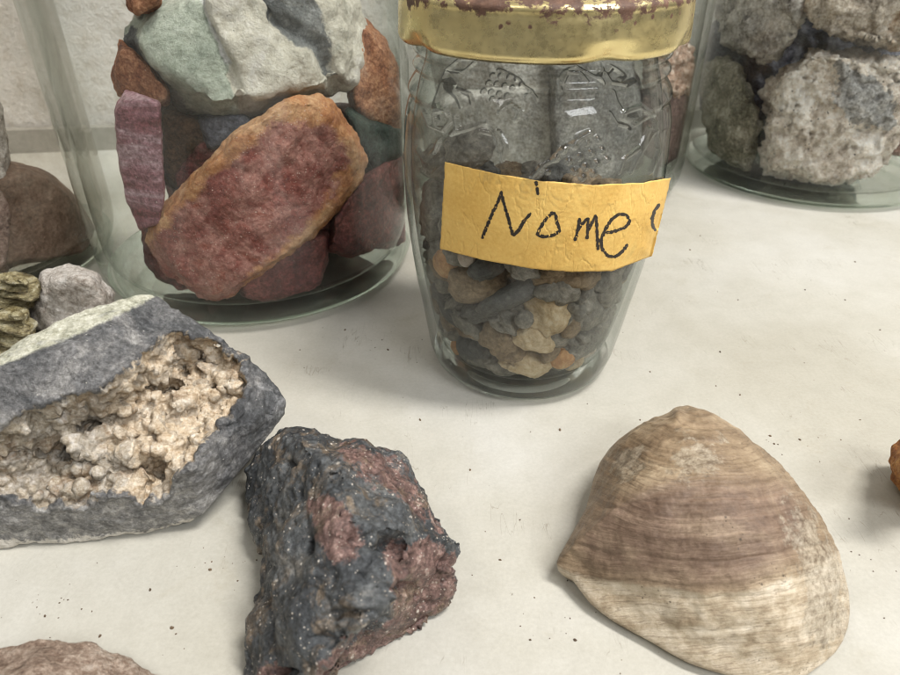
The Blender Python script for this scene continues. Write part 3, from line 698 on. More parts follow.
def flaky(co, no):
    s = np.array([noise.noise(Vector((c[0] * .8, c[1] * .8, c[2] * 5.5 + c[0] * .9 + .8 * c[1]))) for c in co]); s2 = np.sign(s) * np.abs(s) ** .5; return co + no * (s2 * .2)[:, None] + no * (fnoise(co, 3, 3, 5) * .05)[:, None]
trock('flaky_rock', [(-30,285),(0,276),(20,272),(36,280),(42,296),(30,308),(0,312),(-30,310)], 19.6, 1.0, 1.0, m_ol, 'upper of the two shiny olive flaky stones at the left edge', carve=flaky)
trock('flaky_rock', [(-30,320),(0,312),(25,308),(38,322),(28,345),(0,365),(-30,368)], 18.6, 1.0, 1.0, m_ol, 'lower of the two shiny olive flaky stones, just above the geode', carve=flaky)
jrock('pale_rock', [(-40,100),(-5,108),(6,130),(10,160),(6,186),(-20,192),(-50,170)], JE, RE, .6, 3, m_wh, 'grey speckled stone at the far left edge, above the pinkish stone', vox=.12)
m_pk = rock_mat('pinkish', [C(126, 104, 94), C(160, 136, 124), C(186, 164, 152)], .7, .75, .7)
jrock('pink_rock', [(-40,190),(0,186),(10,205),(12,245),(8,272),(-20,280),(-50,250)], JE, RE, .1, 3, m_pk, 'pinkish rough stone at the far left edge beside the smooth brown one', vox=.12)

# ---- jar D contents (upper right)
pit = (('f', .4, .4), ('c', .3, .65), ('v', .34, 1.5), ('f', .16, 2.0), ('p', .22, 2.2), ('v', .14, 3.6), ('f', .07, 5))
m_vug = rock_mat('vuggy_pale', [C(150, 138, 124), C(208, 194, 178), C(232, 222, 208), C(240, 234, 224)], .6, .85, 1.0, fine=8, specks=((4, .2, C(84, 76, 66), .45), (8, .18, C(96, 88, 78), .45)), masks=(('blue', [C(120, 120, 120), C(160, 158, 154), C(196, 190, 182)], 1.6),))
jrock('pitted_rock', [(762,104),(768,84),(790,62),(808,48),(830,44),(850,54),(880,58),(915,56),(928,90),(915,135),(880,150),(874,175),(850,184),(835,190),(815,190),(795,184),(765,176),(760,150)], JD, RD, .4, 4.5, m_vug,
      'big pale pitted rock in front in the right jar', vox=.1, disp=pit, masks={'blue': [[(836,60),(862,70),(900,100),(890,130),(850,125),(835,100)]]}, smooth=3)
m_gry = rock_mat('grey_rough', [C(118, 114, 108), C(168, 162, 154), C(204, 198, 188), C(224, 218, 208)], .6, .85, 1.0, fine=8, specks=((5, .2, C(70, 66, 60), .42),))
jrock('grey_rock', [(716,20),(720,-20),(760,-30),(802,-20),(806,10),(798,40),(782,58),(768,65),(745,60),(722,44)], JD, RD, .6, 4, m_gry, 'mid grey rough rock at the top left of the right jar', vox=.12, disp=pit, smooth=3)
m_tan = rock_mat('tan_grey', [C(128, 118, 106), C(178, 166, 150), C(208, 194, 176), C(208, 172, 136)], .5, .85, 1.0, fine=8)
jrock('tan_rock', [(806,10),(812,-20),(850,-35),(910,-35),(930,0),(925,40),(900,54),(870,48),(840,42),(818,30)], JD, RD, .5, 4, m_tan, 'tan and grey rough rock at the top right corner of the picture', vox=.12, disp=pit, smooth=3)
m_gg = rock_mat('green_grey', [C(82, 80, 66), C(122, 118, 100), C(160, 154, 136), C(190, 184, 168)], .7, .7, 1.0, fine=8)
jrock('greenish_rock', [(700,70),(715,58),(738,62),(752,90),(762,118),(752,150),(748,170),(728,170),(708,150),(702,110)], JD, RD, .9, 3.5, m_gg, 'greenish grey craggy rock at the lower left of the right jar', vox=.12, disp=(('f', .25, .5), ('c', .3, .8), ('f', .1, 2), ('f', .04, 5)))
m_rb = rock_mat('reddish_brown', [C(78, 54, 46), C(110, 80, 68), C(140, 108, 94)], .6, .6, .5)
jrock('brown_rock', [(872,150),(892,112),(910,100),(935,110),(930,150),(900,158)], JD, RD, 1.5, 3, m_rb, 'reddish brown shard behind the big pitted rock at right edge', vox=.12)
jrock('grey_rock', [(700,40),(760,-10),(830,-10),(900,10),(910,90),(870,150),(790,165),(725,160),(700,110)], JD, RD, 5.2, 4, m_blu, 'dark grey filler stone added to darken the gaps behind the pitted rocks', vox=.16)  # added backing stone so the gaps between the pitted rocks read dark

# ---- jar C contents (behind the small jar)
m_pp = rock_mat('pale_pink', [C(150, 114, 92), C(190, 156, 134), C(216, 190, 170), C(226, 208, 192)], .9, .8, 1.0, fine=9, specks=((5, .18, C(120, 90, 72), .45),))
jrock('pale_pink_rock', [(640,52),(665,40),(688,38),(700,60),(698,82),(690,96),(668,96),(645,85)], JC, RC, .8, 3, m_pp, 'bright pinkish cream stone just right of the gold lid', vox=.12, disp=pit, smooth=3)
m_mb = rock_mat('mauve_brown', [C(66, 50, 46), C(104, 82, 76), C(136, 112, 104)], .7, .6, .9)
jrock('mauve_rock', [(640,95),(665,88),(690,98),(688,130),(680,158),(662,168),(640,150)], JC, RC, .8, 3, m_mb, 'mauve brown stone beside the small jar, under the pinkish one', vox=.12)
m_lg = rock_mat('light_grey', [C(146, 143, 136), C(186, 182, 174), C(214, 210, 200)], .5, .8, .8)
m_cg = rock_mat('charcoal', [C(96, 95, 93), C(134, 132, 128), C(168, 165, 158)], .5, .6, .8)
jrock('dark_rock', [(548,62),(590,50),(636,60),(648,110),(642,165),(600,190),(556,185),(546,120)], JC, RC, .6, 4, m_cg, 'dark grey rock seen through the upper right of the small jar', vox=.14)
jrock('grey_rock', [(418,118),(440,98),(486,88),(524,86),(560,80),(562,200),(470,215),(425,190)], JC, RC, 1.6, 4, m_lg, 'pale grey rock seen through the upper left of the small jar', vox=.14)
jrock('grey_rock', [(430,60),(470,40),(540,30),(600,30),(640,45),(636,70),(590,62),(546,78),(520,105),(440,110)], JC, RC, 3.0, 4, m_lg, 'light grey rock behind the neck of the small jar', vox=.14)

# ------------------------------------------------------------------ the small jar
NJ = (2.33, 18.65)
OP = np.array([(2.42, .0), (2.66, .07), (2.86, .30), (2.98, .7), (3.09, 1.4), (3.2, 2.1), (3.34, 3.0), (3.47, 3.9), (3.58, 5.0), (3.63, 6.0), (3.61, 7.0), (3.54, 7.9), (3.45, 8.25), (3.37, 8.4), (3.46, 8.56), (3.37, 8.74), (3.29, 8.86), (3.18, 9.0), (3.33, 9.16), (3.18, 9.32), (3.18, 9.42), (3.32, 9.54), (3.14, 9.68), (3.12, 10.7)])
def prof_r(z): return np.interp(z, OP[:, 1], OP[:, 0])
def on_jar(px, py, off=0.0):
    d = ray(px, py).normalized(); t = np.arange(8, 30, .01)
    p = np.array(CAM)[None, :] + np.outer(t, np.array(d))
    g = np.hypot(p[:, 0] - NJ[0], p[:, 1] - NJ[1]) - (prof_r(p[:, 2]) + off)
    i = np.argmax(g < 0) if (g < 0).any() else int(np.argmin(g))
    return p[i]
n = 512; outer = spline([(.01, .12), (1.2, .12), (2.0, .1), (2.2, .0)] + [tuple(q) for q in OP], 300)
# spline() equalises arc length but smooths beads: rebuild r from the profile where z > .7
wall = .20
inner = spline([(2.92, 10.7), (2.95, 9.3), (3.1, 8.9), (3.24, 8.3), (3.4, 7.5), (3.43, 6), (3.37, 5), (3.26, 3.9), (3.12, 3), (2.96, 2.1), (2.8, 1.4), (2.62, .8), (2.3, .55), (1.5, .5), (.01, .55)], 120)
co, f = revolve(np.vstack([outer, inner]), NJ[0], NJ[1], n)
# embossed fruit and vines on the outer surface
k = 300 * n; oc = co[:k]
lines = [[(425,112),(430,124),(444,130),(452,120),(446,110),(434,112),(436,122)], [(452,134),(458,128),(456,116)], [(456,132),(470,128),(488,122),(500,132),(506,146),(502,160)],
         [(470,140),(480,130),(496,134),(500,150)], [(622,118),(634,124),(650,114),(655,124),(648,140),(636,158),(630,172)], [(650,114),(640,106),(624,112)], [(648,128),(640,146),(622,160),(618,172)], [(655,130),(658,150),(650,172)],
         [(540,166),(552,160),(560,150),(576,140),(590,132)], [(532,176),(540,168),(548,172)], [(418,150),(426,160),(436,150),(440,140)], [(500,112),(510,104),(520,110),(516,120)], [(422,170),(432,176),(440,168)]]
circ = [(563,150),(574,146),(586,142),(597,140),(568,161),(579,157),(590,153),(601,150),(574,171),(585,167),(596,163),(606,160),(582,177),(593,173), (556,158)]
pp = proj(oc); front = (oc[:, 1] < NJ[1] + .3) & (oc[:, 2] > 5.5)
relief = np.zeros(k); idx = np.where(front)[0]; q = pp[idx]; rr = np.zeros(len(idx))
for l in lines: rr += .085 * np.exp(-(linedist(q, l) / 2.3) ** 2)
for cx_, cy_ in circ:
    dd_ = np.hypot(q[:, 0] - cx_, q[:, 1] - cy_); rr += .085 * sstep(-dd_, -5.6, -1.5)
relief[idx] = rr
# the same relief repeats round the back (mirror through the axis)
ax = oc[:, 0] - NJ[0]; ay = oc[:, 1] - NJ[1]; th_ = np.arctan2(ay, ax); R_ = np.hypot(ax, ay)
zi = oc[:, 2]; back = np.roll(relief.reshape(300, n), n // 2, axis=1).ravel(); relief = np.maximum(relief, back)
wob = .02 * np.array([noise.noise(Vector((math.cos(a) * 1.6, math.sin(a) * 1.6, z * .8))) for a, z in zip(th_, zi)])
wob = np.where(zi > .3, wob, 0)
co[:k, 0] += (relief + wob) * np.cos(th_); co[:k, 1] += (relief + wob) * np.sin(th_)
jar_root = empty('small_jar', (NJ[0], NJ[1], 0))
tag(jar_root, 'small embossed glass jar of pebbles with rusty gold lid and yellow paper label', 'jar')
g_small = glass_mat('glass_small', (.99, .995, .99, 1), (.50, .54, .52, 1), refr=0, wav=.06, wscale=.6, dirt=.03, epow=2.0, relief=True)
rat = np.zeros(len(co)); rat[:k] = np.clip(relief / .085, 0, 1)
jg = obj_np('jar_glass', co, f, g_small, parent=jar_root, attrs={'relief': rat}); set_base(jg, base_glass('glass_base', (.93, .95, .93, 1)), .34)
# lid
def lid_material():
    t = NT('worn_gold_lid'); v = t.coord()
    sep = t.n('ShaderNodeSeparateXYZ'); t.l(v, sep.inputs[0]); z = sep.outputs[2]
    # worn red-brown print on the shoulder, chipped edge
    e = t.math('ADD', t.math('MULTIPLY', t.math('SUBTRACT', z, (10.66) * S), 160.0), t.math('MULTIPLY', t.math('SUBTRACT', t.noise(v, 1.1, 7, .7, .3), .5), 2.6))
    m = t.bw(e, -.05, .1)
    ch = t.bw(t.noise(v, 1.5, 6, .7, .5), .52, .56)
    m = t.math('MULTIPLY', m, t.math('SUBTRACT', 1.0, ch))
    dots = t.math('MULTIPLY', t.bw(t.math('ADD', t.voro(v, 2.4), t.math('MULTIPLY', t.math('SUBTRACT', t.noise(v, 10, 3), .5), .22)), .15, .09), t.bw(t.noise(v, .6, 3), .5, .56))
    m = t.math('MAXIMUM', m, dots)
    low = t.math('MULTIPLY', t.bw(z, 9.84 * S, 9.74 * S), t.bw(t.noise(v, 2, 6, .7), .42, .58))
    gold = t.ramp(t.noise(v, .6, 6, .6), [(.3, (.74, .60, .28, 1)), (.6, (.86, .73, .38, 1)), (.8, (.92, .82, .50, 1))])
    p = t.n('ShaderNodeBsdfPrincipled'); t.l(gold, p.inputs['Base Color']); p.inputs['Metallic'].default_value = 1
    t.l(t.ramp(t.noise(v, 3, 6, .7), [(.3, (.2,) * 3 + (1,)), (.7, (.4,) * 3 + (1,))]), p.inputs['Roughness'])
    t.l(t.bump(t.noise(v, 1.0, 5, .55), .12, .2), p.inputs['Normal'])
    r_ = t.n('ShaderNodeBsdfPrincipled'); t.l(t.ramp(t.noise(v, 2.5, 6, .7), [(.3, C(62, 40, 30)), (.55, C(98, 70, 54)), (.75, C(132, 100, 78))]), r_.inputs['Base Color']); r_.inputs['Roughness'].default_value = .6
    t.l(t.bump(t.noise(v, 6, 5, .7), .5, .06), r_.inputs['Normal'])
    d_ = t.n('ShaderNodeBsdfPrincipled'); d_.inputs['Base Color'].default_value = C(60, 46, 32); d_.inputs['Roughness'].default_value = .7
    a = t.n('ShaderNodeMixShader'); t.l(m, a.inputs[0]); t.l(p.outputs[0], a.inputs[1]); t.l(r_.outputs[0], a.inputs[2])
    b = t.n('ShaderNodeMixShader'); t.l(t.math('MULTIPLY', low, .7), b.inputs[0]); t.l(a.outputs[0], b.inputs[1]); t.l(d_.outputs[0], b.inputs[2])
    t.l(b.outputs[0], t.out.inputs[0]); return t.m
lp = spline([(3.30, 9.62), (3.32, 9.50), (3.45, 9.44), (3.58, 9.50), (3.64, 9.64), (3.63, 9.85), (3.62, 10.2), (3.60, 10.65), (3.58, 10.84), (3.60, 10.92), (3.56, 11.05), (3.40, 11.16), (3.2, 11.2), (3.0, 11.14), (2.6, 11.12), (.01, 11.12)], 110)
lp2 = spline([(.01, 11.06), (2.8, 11.06), (3.3, 11.05), (3.48, 10.9), (3.5, 10.3), (3.5, 9.7), (3.40, 9.6), (3.30, 9.62)], 50)
co, f = revolve(np.vstack([lp, lp2]), NJ[0], NJ[1], 360)
co[:, 2] = 9.72 + (co[:, 2] - 9.44) * .72
ax = co[:, 0] - NJ[0]; ay = co[:, 1] - NJ[1]; th_ = np.arctan2(ay, ax); R_ = np.hypot(ax, ay)
lug = np.zeros(len(co))
for a0 in (-2.62, -1.28, -.52, .9, 2.3):                # crimped dents along the skirt
    da = np.abs((th_ - a0 + math.pi) % (2 * math.pi) - math.pi); lug += np.exp(-(da / .13) ** 2)
low = sstep(-co[:, 2], -10.25, -9.75) * (R_ > 3.1)
co[:, 0] -= np.cos(th_) * lug * low * .13; co[:, 1] -= np.sin(th_) * lug * low * .13; co[:, 2] += lug * low * .05
wv = np.array([noise.noise(Vector((math.cos(a) * 2.2, math.sin(a) * 2.2, z * .7))) for a, z in zip(th_, co[:, 2])]) * .03
co[:, 0] += np.cos(th_) * wv * (R_ > 3); co[:, 1] += np.sin(th_) * wv * (R_ > 3)
f = [tuple(q) for q in f]
obj_np('lid', co, f, lid_material(), parent=jar_root)['label'] = 'gold metal lid with worn reddish brown shoulder'
# paper label, wrapped on the glass and lifting at its right end
TOPL = [(445,162),(487,172),(540,181),(593,185),(640,183),(671,178)]
BOTL = [(440,249),(483,260),(533,269),(573,272),(612,271),(652,256)]
def lab_pt(u, v, off=.02):
    a = np.array(TOPL, float); b = np.array(BOTL, float); s = np.linspace(0, 1, len(a))
    t0 = np.array([np.interp(u, s, a[:, k]) for k in (0, 1)]); b0 = np.array([np.interp(u, s, b[:, k]) for k in (0, 1)])
    return t0 * (1 - v) + b0 * v
def lab_surf(px, py, off):
    c = min(1, max(0, (px - 625) / 45)); lift = .10 * c * c
    w = .015 * noise.noise(Vector((px * .05, py * .05, 1))) + .05 * c * noise.noise(Vector((px * .09, py * .07, 4)))
    return on_jar(px, py, off + .015 + lift + max(0, w))
NU, NV = 150, 60; co = []
for j in range(NV + 1):
    for i in range(NU + 1):
        u, v = i / NU, j / NV; p = lab_pt(u, v)
        e = .8 * noise.noise(Vector((u * 14, v * 9, 2))) + .4 * noise.noise(Vector((u * 50, v * 30, 5)))
        if i in (0, NU): p[0] += e
        if j in (0, NV): p[1] += e
        co.append(lab_surf(p[0], p[1], 0))
co = np.array(co)
f = [(j * (NU + 1) + i, (j + 1) * (NU + 1) + i, (j + 1) * (NU + 1) + i + 1, j * (NU + 1) + i + 1) for j in range(NV) for i in range(NU)]
t = NT('yellow_paper'); v = t.coord()
c_ = t.ramp(t.noise(v, .5, 6, .6), [(.3, C(212, 168, 84)), (.55, C(230, 190, 106)), (.75, C(240, 208, 134))])
c_ = t.mix(t.math('MULTIPLY', t.bw(t.noise(v, .45, 4, .5, .4), .56, .66), .5), c_, C(186, 160, 92))
c_ = t.mix(.18, c_, t.ramp(t.noise(v, 12, 3, .6), [(.3, (.1,) * 3 + (1,)), (.7, (1,) * 3 + (1,))]), 'SOFT_LIGHT')
crk = t.math('ABSOLUTE', t.math('SUBTRACT', t.noise(t.mapping(v, (1, 1, .35)), 1.4, 4, .5, .5), .5))
nb = t.bump(t.bw(crk, .0, .03), .25, .05); nb = t.bump(t.noise(v, 10, 4, .6), .3, .04, nb)
pr = t.principled(c_, .62, nb)
lab = obj_np('paper_label', co, f, t.m, parent=jar_root); lab['label'] = 'yellow paper label reading Nome in black handwriting'
so = lab.modifiers.new('s', 'SOLIDIFY'); so.thickness = .00015; so.offset = -1
# the hand-lettered word: thin uneven ink ribbons lying on the paper
t = NT('black_ink'); v = t.coord()
pi_ = t.principled(t.ramp(t.noise(v, 9, 4, .7), [(.35, C(22, 20, 20)), (.7, C(58, 48, 38))]), .5)
ti = t.n('ShaderNodeBsdfTransparent'); mi = t.n('ShaderNodeMixShader'); t.l(t.bw(t.noise(v, 14, 3, .7), .62, .7), mi.inputs[0]); t.l(pi_.outputs[0], mi.inputs[1]); t.l(ti.outputs[0], mi.inputs[2]); t.l(mi.outputs[0], t.out.inputs[0])
STR = {'letter_n': [[(502,191),(498,202),(492,214),(487,226),(482,239)], [(501,192),(504,204),(508,217),(513,236)], [(513,236),(519,230),(524,221),(531,213)], [(536,181),(538,195)]],
       'letter_o': [[(553,212),(546,219),(540,228),(537,235),(545,237),(554,235),(560,231),(557,222),(555,213),(550,214)]],
       'letter_m': [[(580,218),(578,229),(575,241)], [(577,232),(582,224),(588,218),(588,228),(587,239)], [(587,232),(592,223),(596,215),(597,228),(598,250)]],
       'letter_e': [[(606,233),(616,231),(626,227),(630,221),(627,215),(619,214),(611,220),(605,230),(601,240),(602,249),(608,256),(615,257),(622,252),(628,244)]],
       'pen_mark': [[(660,204),(655,210),(652,219),(653,227),(656,231)]]}
for nm, strokes in STR.items():
    V = []; Fc = []
    for si, stv in enumerate(strokes):
        a = np.array(stv, float); L = np.concatenate([[0], np.cumsum(np.linalg.norm(np.diff(a, axis=0), axis=1))])
        m = max(8, int(L[-1] / 1.0)); s = np.linspace(0, L[-1], m); c = np.stack([np.interp(s, L, a[:, k]) for k in (0, 1)], 1)
        for _ in range(2): c[1:-1] = c[:-2] * .25 + c[1:-1] * .5 + c[2:] * .25
        for i in range(m): c[i] += [.5 * noise.noise(Vector((s[i] * .3, si, 1))), .5 * noise.noise(Vector((s[i] * .3, si, 9)))]
        tg = np.gradient(c, axis=0); tg /= np.linalg.norm(tg, axis=1)[:, None] + 1e-9; nn = np.stack([-tg[:, 1], tg[:, 0]], 1)
        for i in range(m):
            w = 1.55 * (1 + .6 * noise.noise(Vector((s[i] * .45, si * 3.1, ord(nm[-1])))) + .5 * noise.noise(Vector((s[i] * 1.6, si, 3))) ) * (.55 if i in (0, m - 1) else 1)
            b = len(V)
            for q in (c[i] + nn[i] * w, c[i], c[i] - nn[i] * w): V.append(lab_surf(q[0], q[1], .004 + .0012 * si))
            if i: 
                for k in (0, 1): Fc.append((b - 3 + k, b - 2 + k, b + 1 + k, b + k))
    # close the ribbon underneath by a thin solid
    l_ = obj_np(nm, np.array(V), Fc, t.m, base=(0, 0, 0))
    l_.parent = lab; l_.location = (-jar_root.location.x, -jar_root.location.y, -jar_root.location.z)

# ------------------------------------------------------------------ pebbles in the small jar
def pebmat(name, cols, **kw): return rock_mat(name, cols, kw.pop('scale', 1.2), kw.pop('rough', .55), kw.pop('bump', .45), fine=12, spec=.5, grain=.12, **kw)
PM = {'grey': pebmat('peb_grey', [C(96, 92, 84), C(130, 125, 114), C(172, 164, 150)]),
      'dark': pebmat('peb_dark', [C(64, 64, 62), C(88, 88, 85), C(110, 108, 102)]),
      'brown': pebmat('peb_brown', [C(100, 84, 64), C(138, 118, 92), C(168, 146, 118)]),
      'tan': pebmat('peb_tan', [C(170, 144, 108), C(214, 190, 152), C(236, 218, 186)]),
      'orange': pebmat('peb_orange', [C(168, 118, 72), C(204, 152, 100), C(222, 182, 130)]),
      'white': pebmat('peb_white', [C(186, 168, 152), C(214, 198, 182), C(230, 218, 206)])}
def pebble(name, c, rad, rot, mat, rough=.12, seed=1, facet=.0):
    bm = bmesh.new(); bmesh.ops.create_icosphere(bm, subdivisions=4, radius=1)
    R = Matrix.Rotation(rot[2], 3, 'Z') @ Matrix.Rotation(rot[1], 3, 'Y') @ Matrix.Rotation(rot[0], 3, 'X')
    sv = Vector((seed * 3.3, seed * 1.7, seed * .9)); co = []
    for v in bm.verts:
        p = v.co.copy(); d = 1 + rough * 1.6 * noise.fractal(p * .9 + sv, .8, 2, 3) + rough * .5 * noise.fractal(p * 3 + sv, .8, 2, 3)
        # superellipse flattening
        m = max(abs(p.x), abs(p.y), abs(p.z)); d *= (1 - .0) * (1 + facet * (m - .8))
        q = Vector((p.x * rad[0], p.y * rad[1], p.z * rad[2])) * d
        co.append(tuple(R @ q + Vector(c)))
    f = [tuple(v.index for v in fc.verts) for fc in bm.faces]; bm.free()
    co = np.array(co)
    # stay inside the glass: first move the whole pebble inwards, then trim the last hair
    LZ, LR_ = [.5, .8, 1.4, 2.1, 3, 3.9, 5, 6], [2.25, 2.6, 2.8, 2.95, 3.1, 3.25, 3.35, 3.4]
    ex = np.hypot(co[:, 0] - NJ[0], co[:, 1] - NJ[1]) - np.interp(co[:, 2], LZ, LR_); mx = ex.max()
    if mx > 0:
        dv = np.array([c[0] - NJ[0], c[1] - NJ[1]]); dv /= np.linalg.norm(dv) + 1e-6; co[:, :2] -= dv * mx * .9
    dz = .57 - co[:, 2].min()
    if dz > 0: co[:, 2] += dz * .8
    ax = co[:, 0] - NJ[0]; ay = co[:, 1] - NJ[1]; rr = np.hypot(ax, ay); lim = np.interp(co[:, 2], [.5, .8, 1.4, 2.1, 3, 3.9, 5, 6], [2.2, 2.55, 2.75, 2.9, 3.05, 3.2, 3.3, 3.35])
    kk = np.where(rr > lim, lim / rr, 1); co[:, 0] = NJ[0] + ax * kk; co[:, 1] = NJ[1] + ay * kk; co[:, 2] = np.maximum(co[:, 2], .57)
    return obj_np(name, co, f, mat, base=c)
def front(px, py, depth):      # a point just behind the front glass
    d = ray(px, py).normalized(); p = on_jar(px, py, -.24); return Vector(p) + d * depth
spec = [  # px, py, half sizes px (w,h), rot in picture plane deg, material, rough, label
 (550,311,24,31,-12,'tan',.16,'large lumpy cream pebble at the front of the small jar'),
 (514,298,40,11,-27,'dark',.06,'long smooth dark slate pebble lying diagonally in the small jar'),
 (443,264,17,17,0,'orange',.05,'round orange tan pebble just under the left end of the label'),
 (465,258,9,10,0,'white',.05,'small pinkish white pebble under the label next to the round tan one'),
 (474,286,32,22,10,'brown',.16,'large rough brown pebble left above the slate pebble'),
 (498,340,20,19,0,'brown',.2,'lumpy brown pebble left below the cream one'),
 (524,321,9,9,0,'grey',.08,'small smooth grey pebble touching the left of the cream pebble'),
 (533,341,20,12,15,'tan',.18,'tan pebble wedged right under the cream pebble'),
 (533,367,25,14,10,'tan',.24,'knobbly tan and grey pebble at the bottom front of the jar'),
 (565,362,13,11,5,'orange',.05,'smooth orange pebble at the bottom front right'),
 (583,370,11,6,-35,'tan',.1,'small pale sliver at the very bottom right of the pebbles'),
 (551,355,8,11,30,'brown',.15,'small brown stone left of the smooth orange one'),
 (573,328,10,13,20,'brown',.12,'small brown pebble peeking out right of the cream one'),
 (450,349,7,8,0,'orange',.05,'tiny orange pebble at the lower left by the glass'),
 (466,352,17,17,0,'dark',.08,'dark blue grey pebble at the lower left bottom'),
 (447,318,22,8,48,'dark',.08,'narrow dark pebble standing against the left glass'),
 (466,330,20,9,40,'grey',.12,'grey oblong pebble left of the lumpy brown one'),
 (480,366,22,8,3,'grey',.14,'flat shiny grey pebble low at the front left'),
 (508,376,26,10,0,'grey',.12,'wide grey pebble lying on the jar bottom at the front'),
 (452,364,12,6,35,'white',.2,'small whitish rough pebble at the bottom left corner'),
 (582,278,24,15,0,'brown',.18,'rough brown grey stone under the label right of centre'),
 (612,290,17,24,8,'grey',.14,'tall grey stone against the right glass under the label'),
 (592,315,19,19,0,'grey',.08,'round grey pebble on the right'),
 (590,345,22,16,-20,'grey',.16,'lumpy grey pebble above the bottom right'),
 (613,325,10,20,12,'grey',.12,'narrow grey pebble at the right glass'),
 (600,358,11,8,-25,'white',.15,'small pale grey pebble at lower right by the glass'),
 (430,300,7,14,-15,'brown',.12,'small brown pebble at the left glass under the label'),
 (425,214,16,30,0,'grey',.16,'tall grey stone left of the label'),
 (432,165,18,17,0,'grey',.16,'grey stone at the left above the label corner'),
 (466,150,22,18,0,'grey',.18,'grey lumpy stone on top of the pebbles at the left'),
]
occ = []
for i, (px, py, a, b, rot, mk, ro, lb) in enumerate(spec):
    p0 = front(px, py, 0); sc = ((p0 - CAM).dot(FW)) / F
    ra, rb = a * sc * 1.08, b * sc * 1.08; rc = (ra * rb) ** .5 * .8
    c = front(px, py, rc * .9)
    # axes: x right, local z up in the picture plane
    o = pebble('pebble', tuple(c), (ra, rc, rb), (-PITCH * .6, math.radians(rot) * 1.0, 0), PM[mk], ro, i + 1)
    tag(o, lb, 'pebble', 'pebbles in the small jar'); occ.append((c, max(ra, rb) * .75))
# filler behind the front ones
rn = random.Random(11); fill = []
lay = 0
for z in np.arange(.85, 5.7, .62):
    rl = float(np.interp(z, [.5, .8, 1.4, 2.1, 3, 3.9, 5, 6], [2.2, 2.55, 2.75, 2.9, 3.05, 3.2, 3.3, 3.35]))
    for ring_r in ((rl - .55), (rl - 1.3)) if z < 5.1 else ((rl - .5), (rl - 1.3), .5):
        m = max(3, int(2 * math.pi * ring_r / .82)); ph = rn.random() * 6
        for i in range(m):
            a = ph + i * 2 * math.pi / m
            c = Vector((NJ[0] + ring_r * math.cos(a), NJ[1] + ring_r * math.sin(a), z + rn.uniform(-.12, .12)))
            if any((c - q).length < rr_ * .95 + .08 for q, rr_ in occ): continue
            if ring_r < rl - 1 and z < 5.5 and c.y > NJ[1] - .2: continue
            if c.y > NJ[1] + 1.0 and ring_r < rl - 1 and z < 5.5: continue
            fill.append(c)
FL = {'grey': 'one of the many dull grey pebbles packed in the small jar', 'dark': 'one of the many dark slate grey pebbles packed in the small jar', 'brown': 'one of the many brownish pebbles packed in the small jar'}
for i, c in enumerate(fill):
    mk = rn.choice(['grey', 'grey', 'grey', 'dark', 'brown'])
    rad = (rn.uniform(.46, .8), rn.uniform(.4, .56), rn.uniform(.28, .5))
    o = pebble('pebble', tuple(c), rad, (rn.uniform(-.6, .6), rn.uniform(-.7, .7), rn.uniform(0, 3)), PM[mk], rn.uniform(.14, .34), i + 60)
    tag(o, FL[mk], 'pebble', mk + ' filler pebbles in the small jar')
print('pebbles', len(spec) + len(fill))

# ------------------------------------------------------------------ dirt crumbs on the table
rn = random.Random(5); V = []; Fc = []
spots = [(356,298),(770,436),(774,444),(800,440),(716,386),(738,300),(640,420),(600,350),(650,372),(720,352),(805,290),(470,470),(500,560),(520,520),(560,430),(210,570),(150,590),(45,616),(68,600),(172,628),(176,634),(100,636),(345,330),(300,350),(880,330),(855,262),(845,300),(860,420),(630,300),(690,250),(420,420),(530,640),(575,640),(700,236),(560,405),(382,340),(388,350),(740,395)]
spots += [(rn.uniform(0, 900), rn.uniform(230, 675)) for _ in range(60)]
for cx_, cy_, ns_ in ((790, 440, 14), (640, 300, 12), (560, 410, 12), (230, 560, 12), (380, 345, 10), (870, 560, 8), (540, 620, 8), (60, 610, 12)):
    spots += [(rn.gauss(cx_, 26), rn.gauss(cy_, 14)) for _ in range(ns_)]
for k, (x, y) in enumerate(spots):
    c = P(x, y, 0)
    if math.hypot(c.x - NJ[0], c.y - NJ[1]) < 3.2: continue
    if polydist(np.array([[x, y]]), OUT)[0] > 0: continue
    s = (rn.uniform(.025, .055) if k < 38 else rn.uniform(.008, .022)); b = len(V); nseg = 6
    el = rn.uniform(.5, 1); ro = rn.uniform(0, 3)
    for ring_, zz in ((1, 0.0), (.75, .55)):
        for q in range(nseg):
            a = q * 2 * math.pi / nseg; rr = s * ring_ * rn.uniform(.7, 1.25); xx, yy = rr * math.cos(a), rr * el * math.sin(a)
            V.append((c.x + xx * math.cos(ro) - yy * math.sin(ro), c.y + xx * math.sin(ro) + yy * math.cos(ro), zz * s + .001))
    V.append((c.x, c.y, s * .8))
    for q in range(nseg):
        r2 = (q + 1) % nseg; Fc.append((b + q, b + r2, b + nseg + r2, b + nseg + q)); Fc.append((b + nseg + q, b + nseg + r2, b + 2 * nseg))
t = NT('dirt'); v = t.coord(); t.principled(t.ramp(t.noise(v, .3, 2), [(.35, C(60, 46, 34)), (.6, C(104, 86, 66))]), .9)
cr = obj_np('dirt_crumbs', np.array(V), Fc, t.m, base=(0, 0, 0), smooth=False); tag(cr, 'dark specks and crumbs of dirt scattered over the table', 'dirt', kind='stuff')

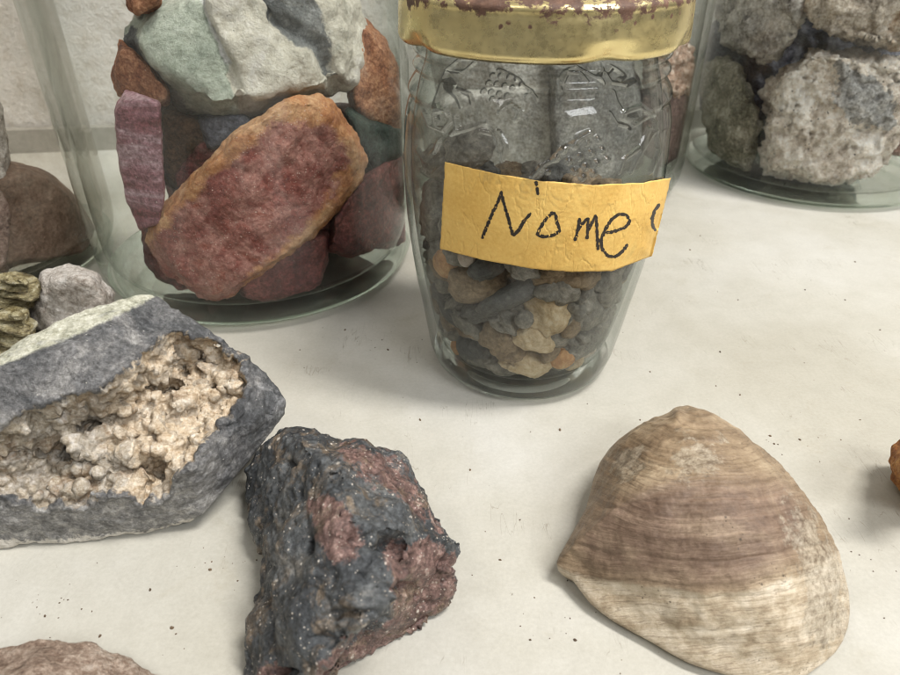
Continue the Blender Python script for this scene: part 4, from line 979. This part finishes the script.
# ------------------------------------------------------------------ light
def area(name, loc, target, sx, sy, power, color):
    l = bpy.data.lights.new(name, 'AREA'); l.shape = 'RECTANGLE'; l.size = sx * S; l.size_y = sy * S; l.energy = power; l.color = color
    o = bpy.data.objects.new(name, l); COL.objects.link(o); o.location = Vector(loc) * S
    d = Vector(target) - Vector(loc); o.rotation_euler = d.to_track_quat('-Z', 'Y').to_euler(); return o
area('ceiling_light', (60, 0, 140), (0, 20, 0), 20, 56, 29, (1, .975, .95))
area('ceiling_light', (-90, -40, 170), (0, 20, 0), 110, 20, 7, (1, .97, .93))
area('front_fill_light', (60, -60, 90), (0, 20, 0), 50, 30, 9, (.95, .97, 1))  # fill from the camera side, brightens the jar contents and the wall
w = bpy.data.worlds.new('World'); scn.world = w; w.use_nodes = True
nt = w.node_tree; bg = nt.nodes['Background']
tc = nt.nodes.new('ShaderNodeTexCoord'); sp = nt.nodes.new('ShaderNodeSeparateXYZ'); nt.links.new(tc.outputs['Generated'], sp.inputs[0])
rp = nt.nodes.new('ShaderNodeValToRGB'); mr = nt.nodes.new('ShaderNodeMapRange'); mr.inputs[1].default_value = -1; mr.inputs[2].default_value = 1
nt.links.new(sp.outputs[2], mr.inputs[0]); nt.links.new(mr.outputs[0], rp.inputs[0])
e = rp.color_ramp.elements; e[0].position = .4; e[0].color = (.13, .12, .115, 1); e[1].position = .62; e[1].color = (.80, .785, .76, 1)
nt.links.new(rp.outputs[0], bg.inputs[0]); bg.inputs[1].default_value = .42

# ------------------------------------------------------------------ camera, render
cam = bpy.data.cameras.new('camera'); co_ = bpy.data.objects.new('camera', cam); COL.objects.link(co_)
co_.location = CAM * S; co_.rotation_euler = (math.pi / 2 - PITCH, 0, 0)
cam.sensor_width = 36; cam.lens = F / 900 * 36; cam.clip_start = .005; cam.clip_end = 20
cam.dof.use_dof = True; cam.dof.focus_distance = .175; cam.dof.aperture_fstop = 28
scn.camera = co_
scn.render.engine = 'CYCLES'
scn.cycles.filter_width = 1.05; scn.cycles.transparent_max_bounces = 32; scn.cycles.max_bounces = 9; scn.cycles.diffuse_bounces = 4; scn.cycles.transmission_bounces = 8; scn.cycles.glossy_bounces = 4
scn.view_settings.view_transform = 'Standard'; scn.view_settings.look = 'None'; scn.view_settings.exposure = 0; scn.view_settings.gamma = 1
scn.render.resolution_x = 1024; scn.render.resolution_y = 768
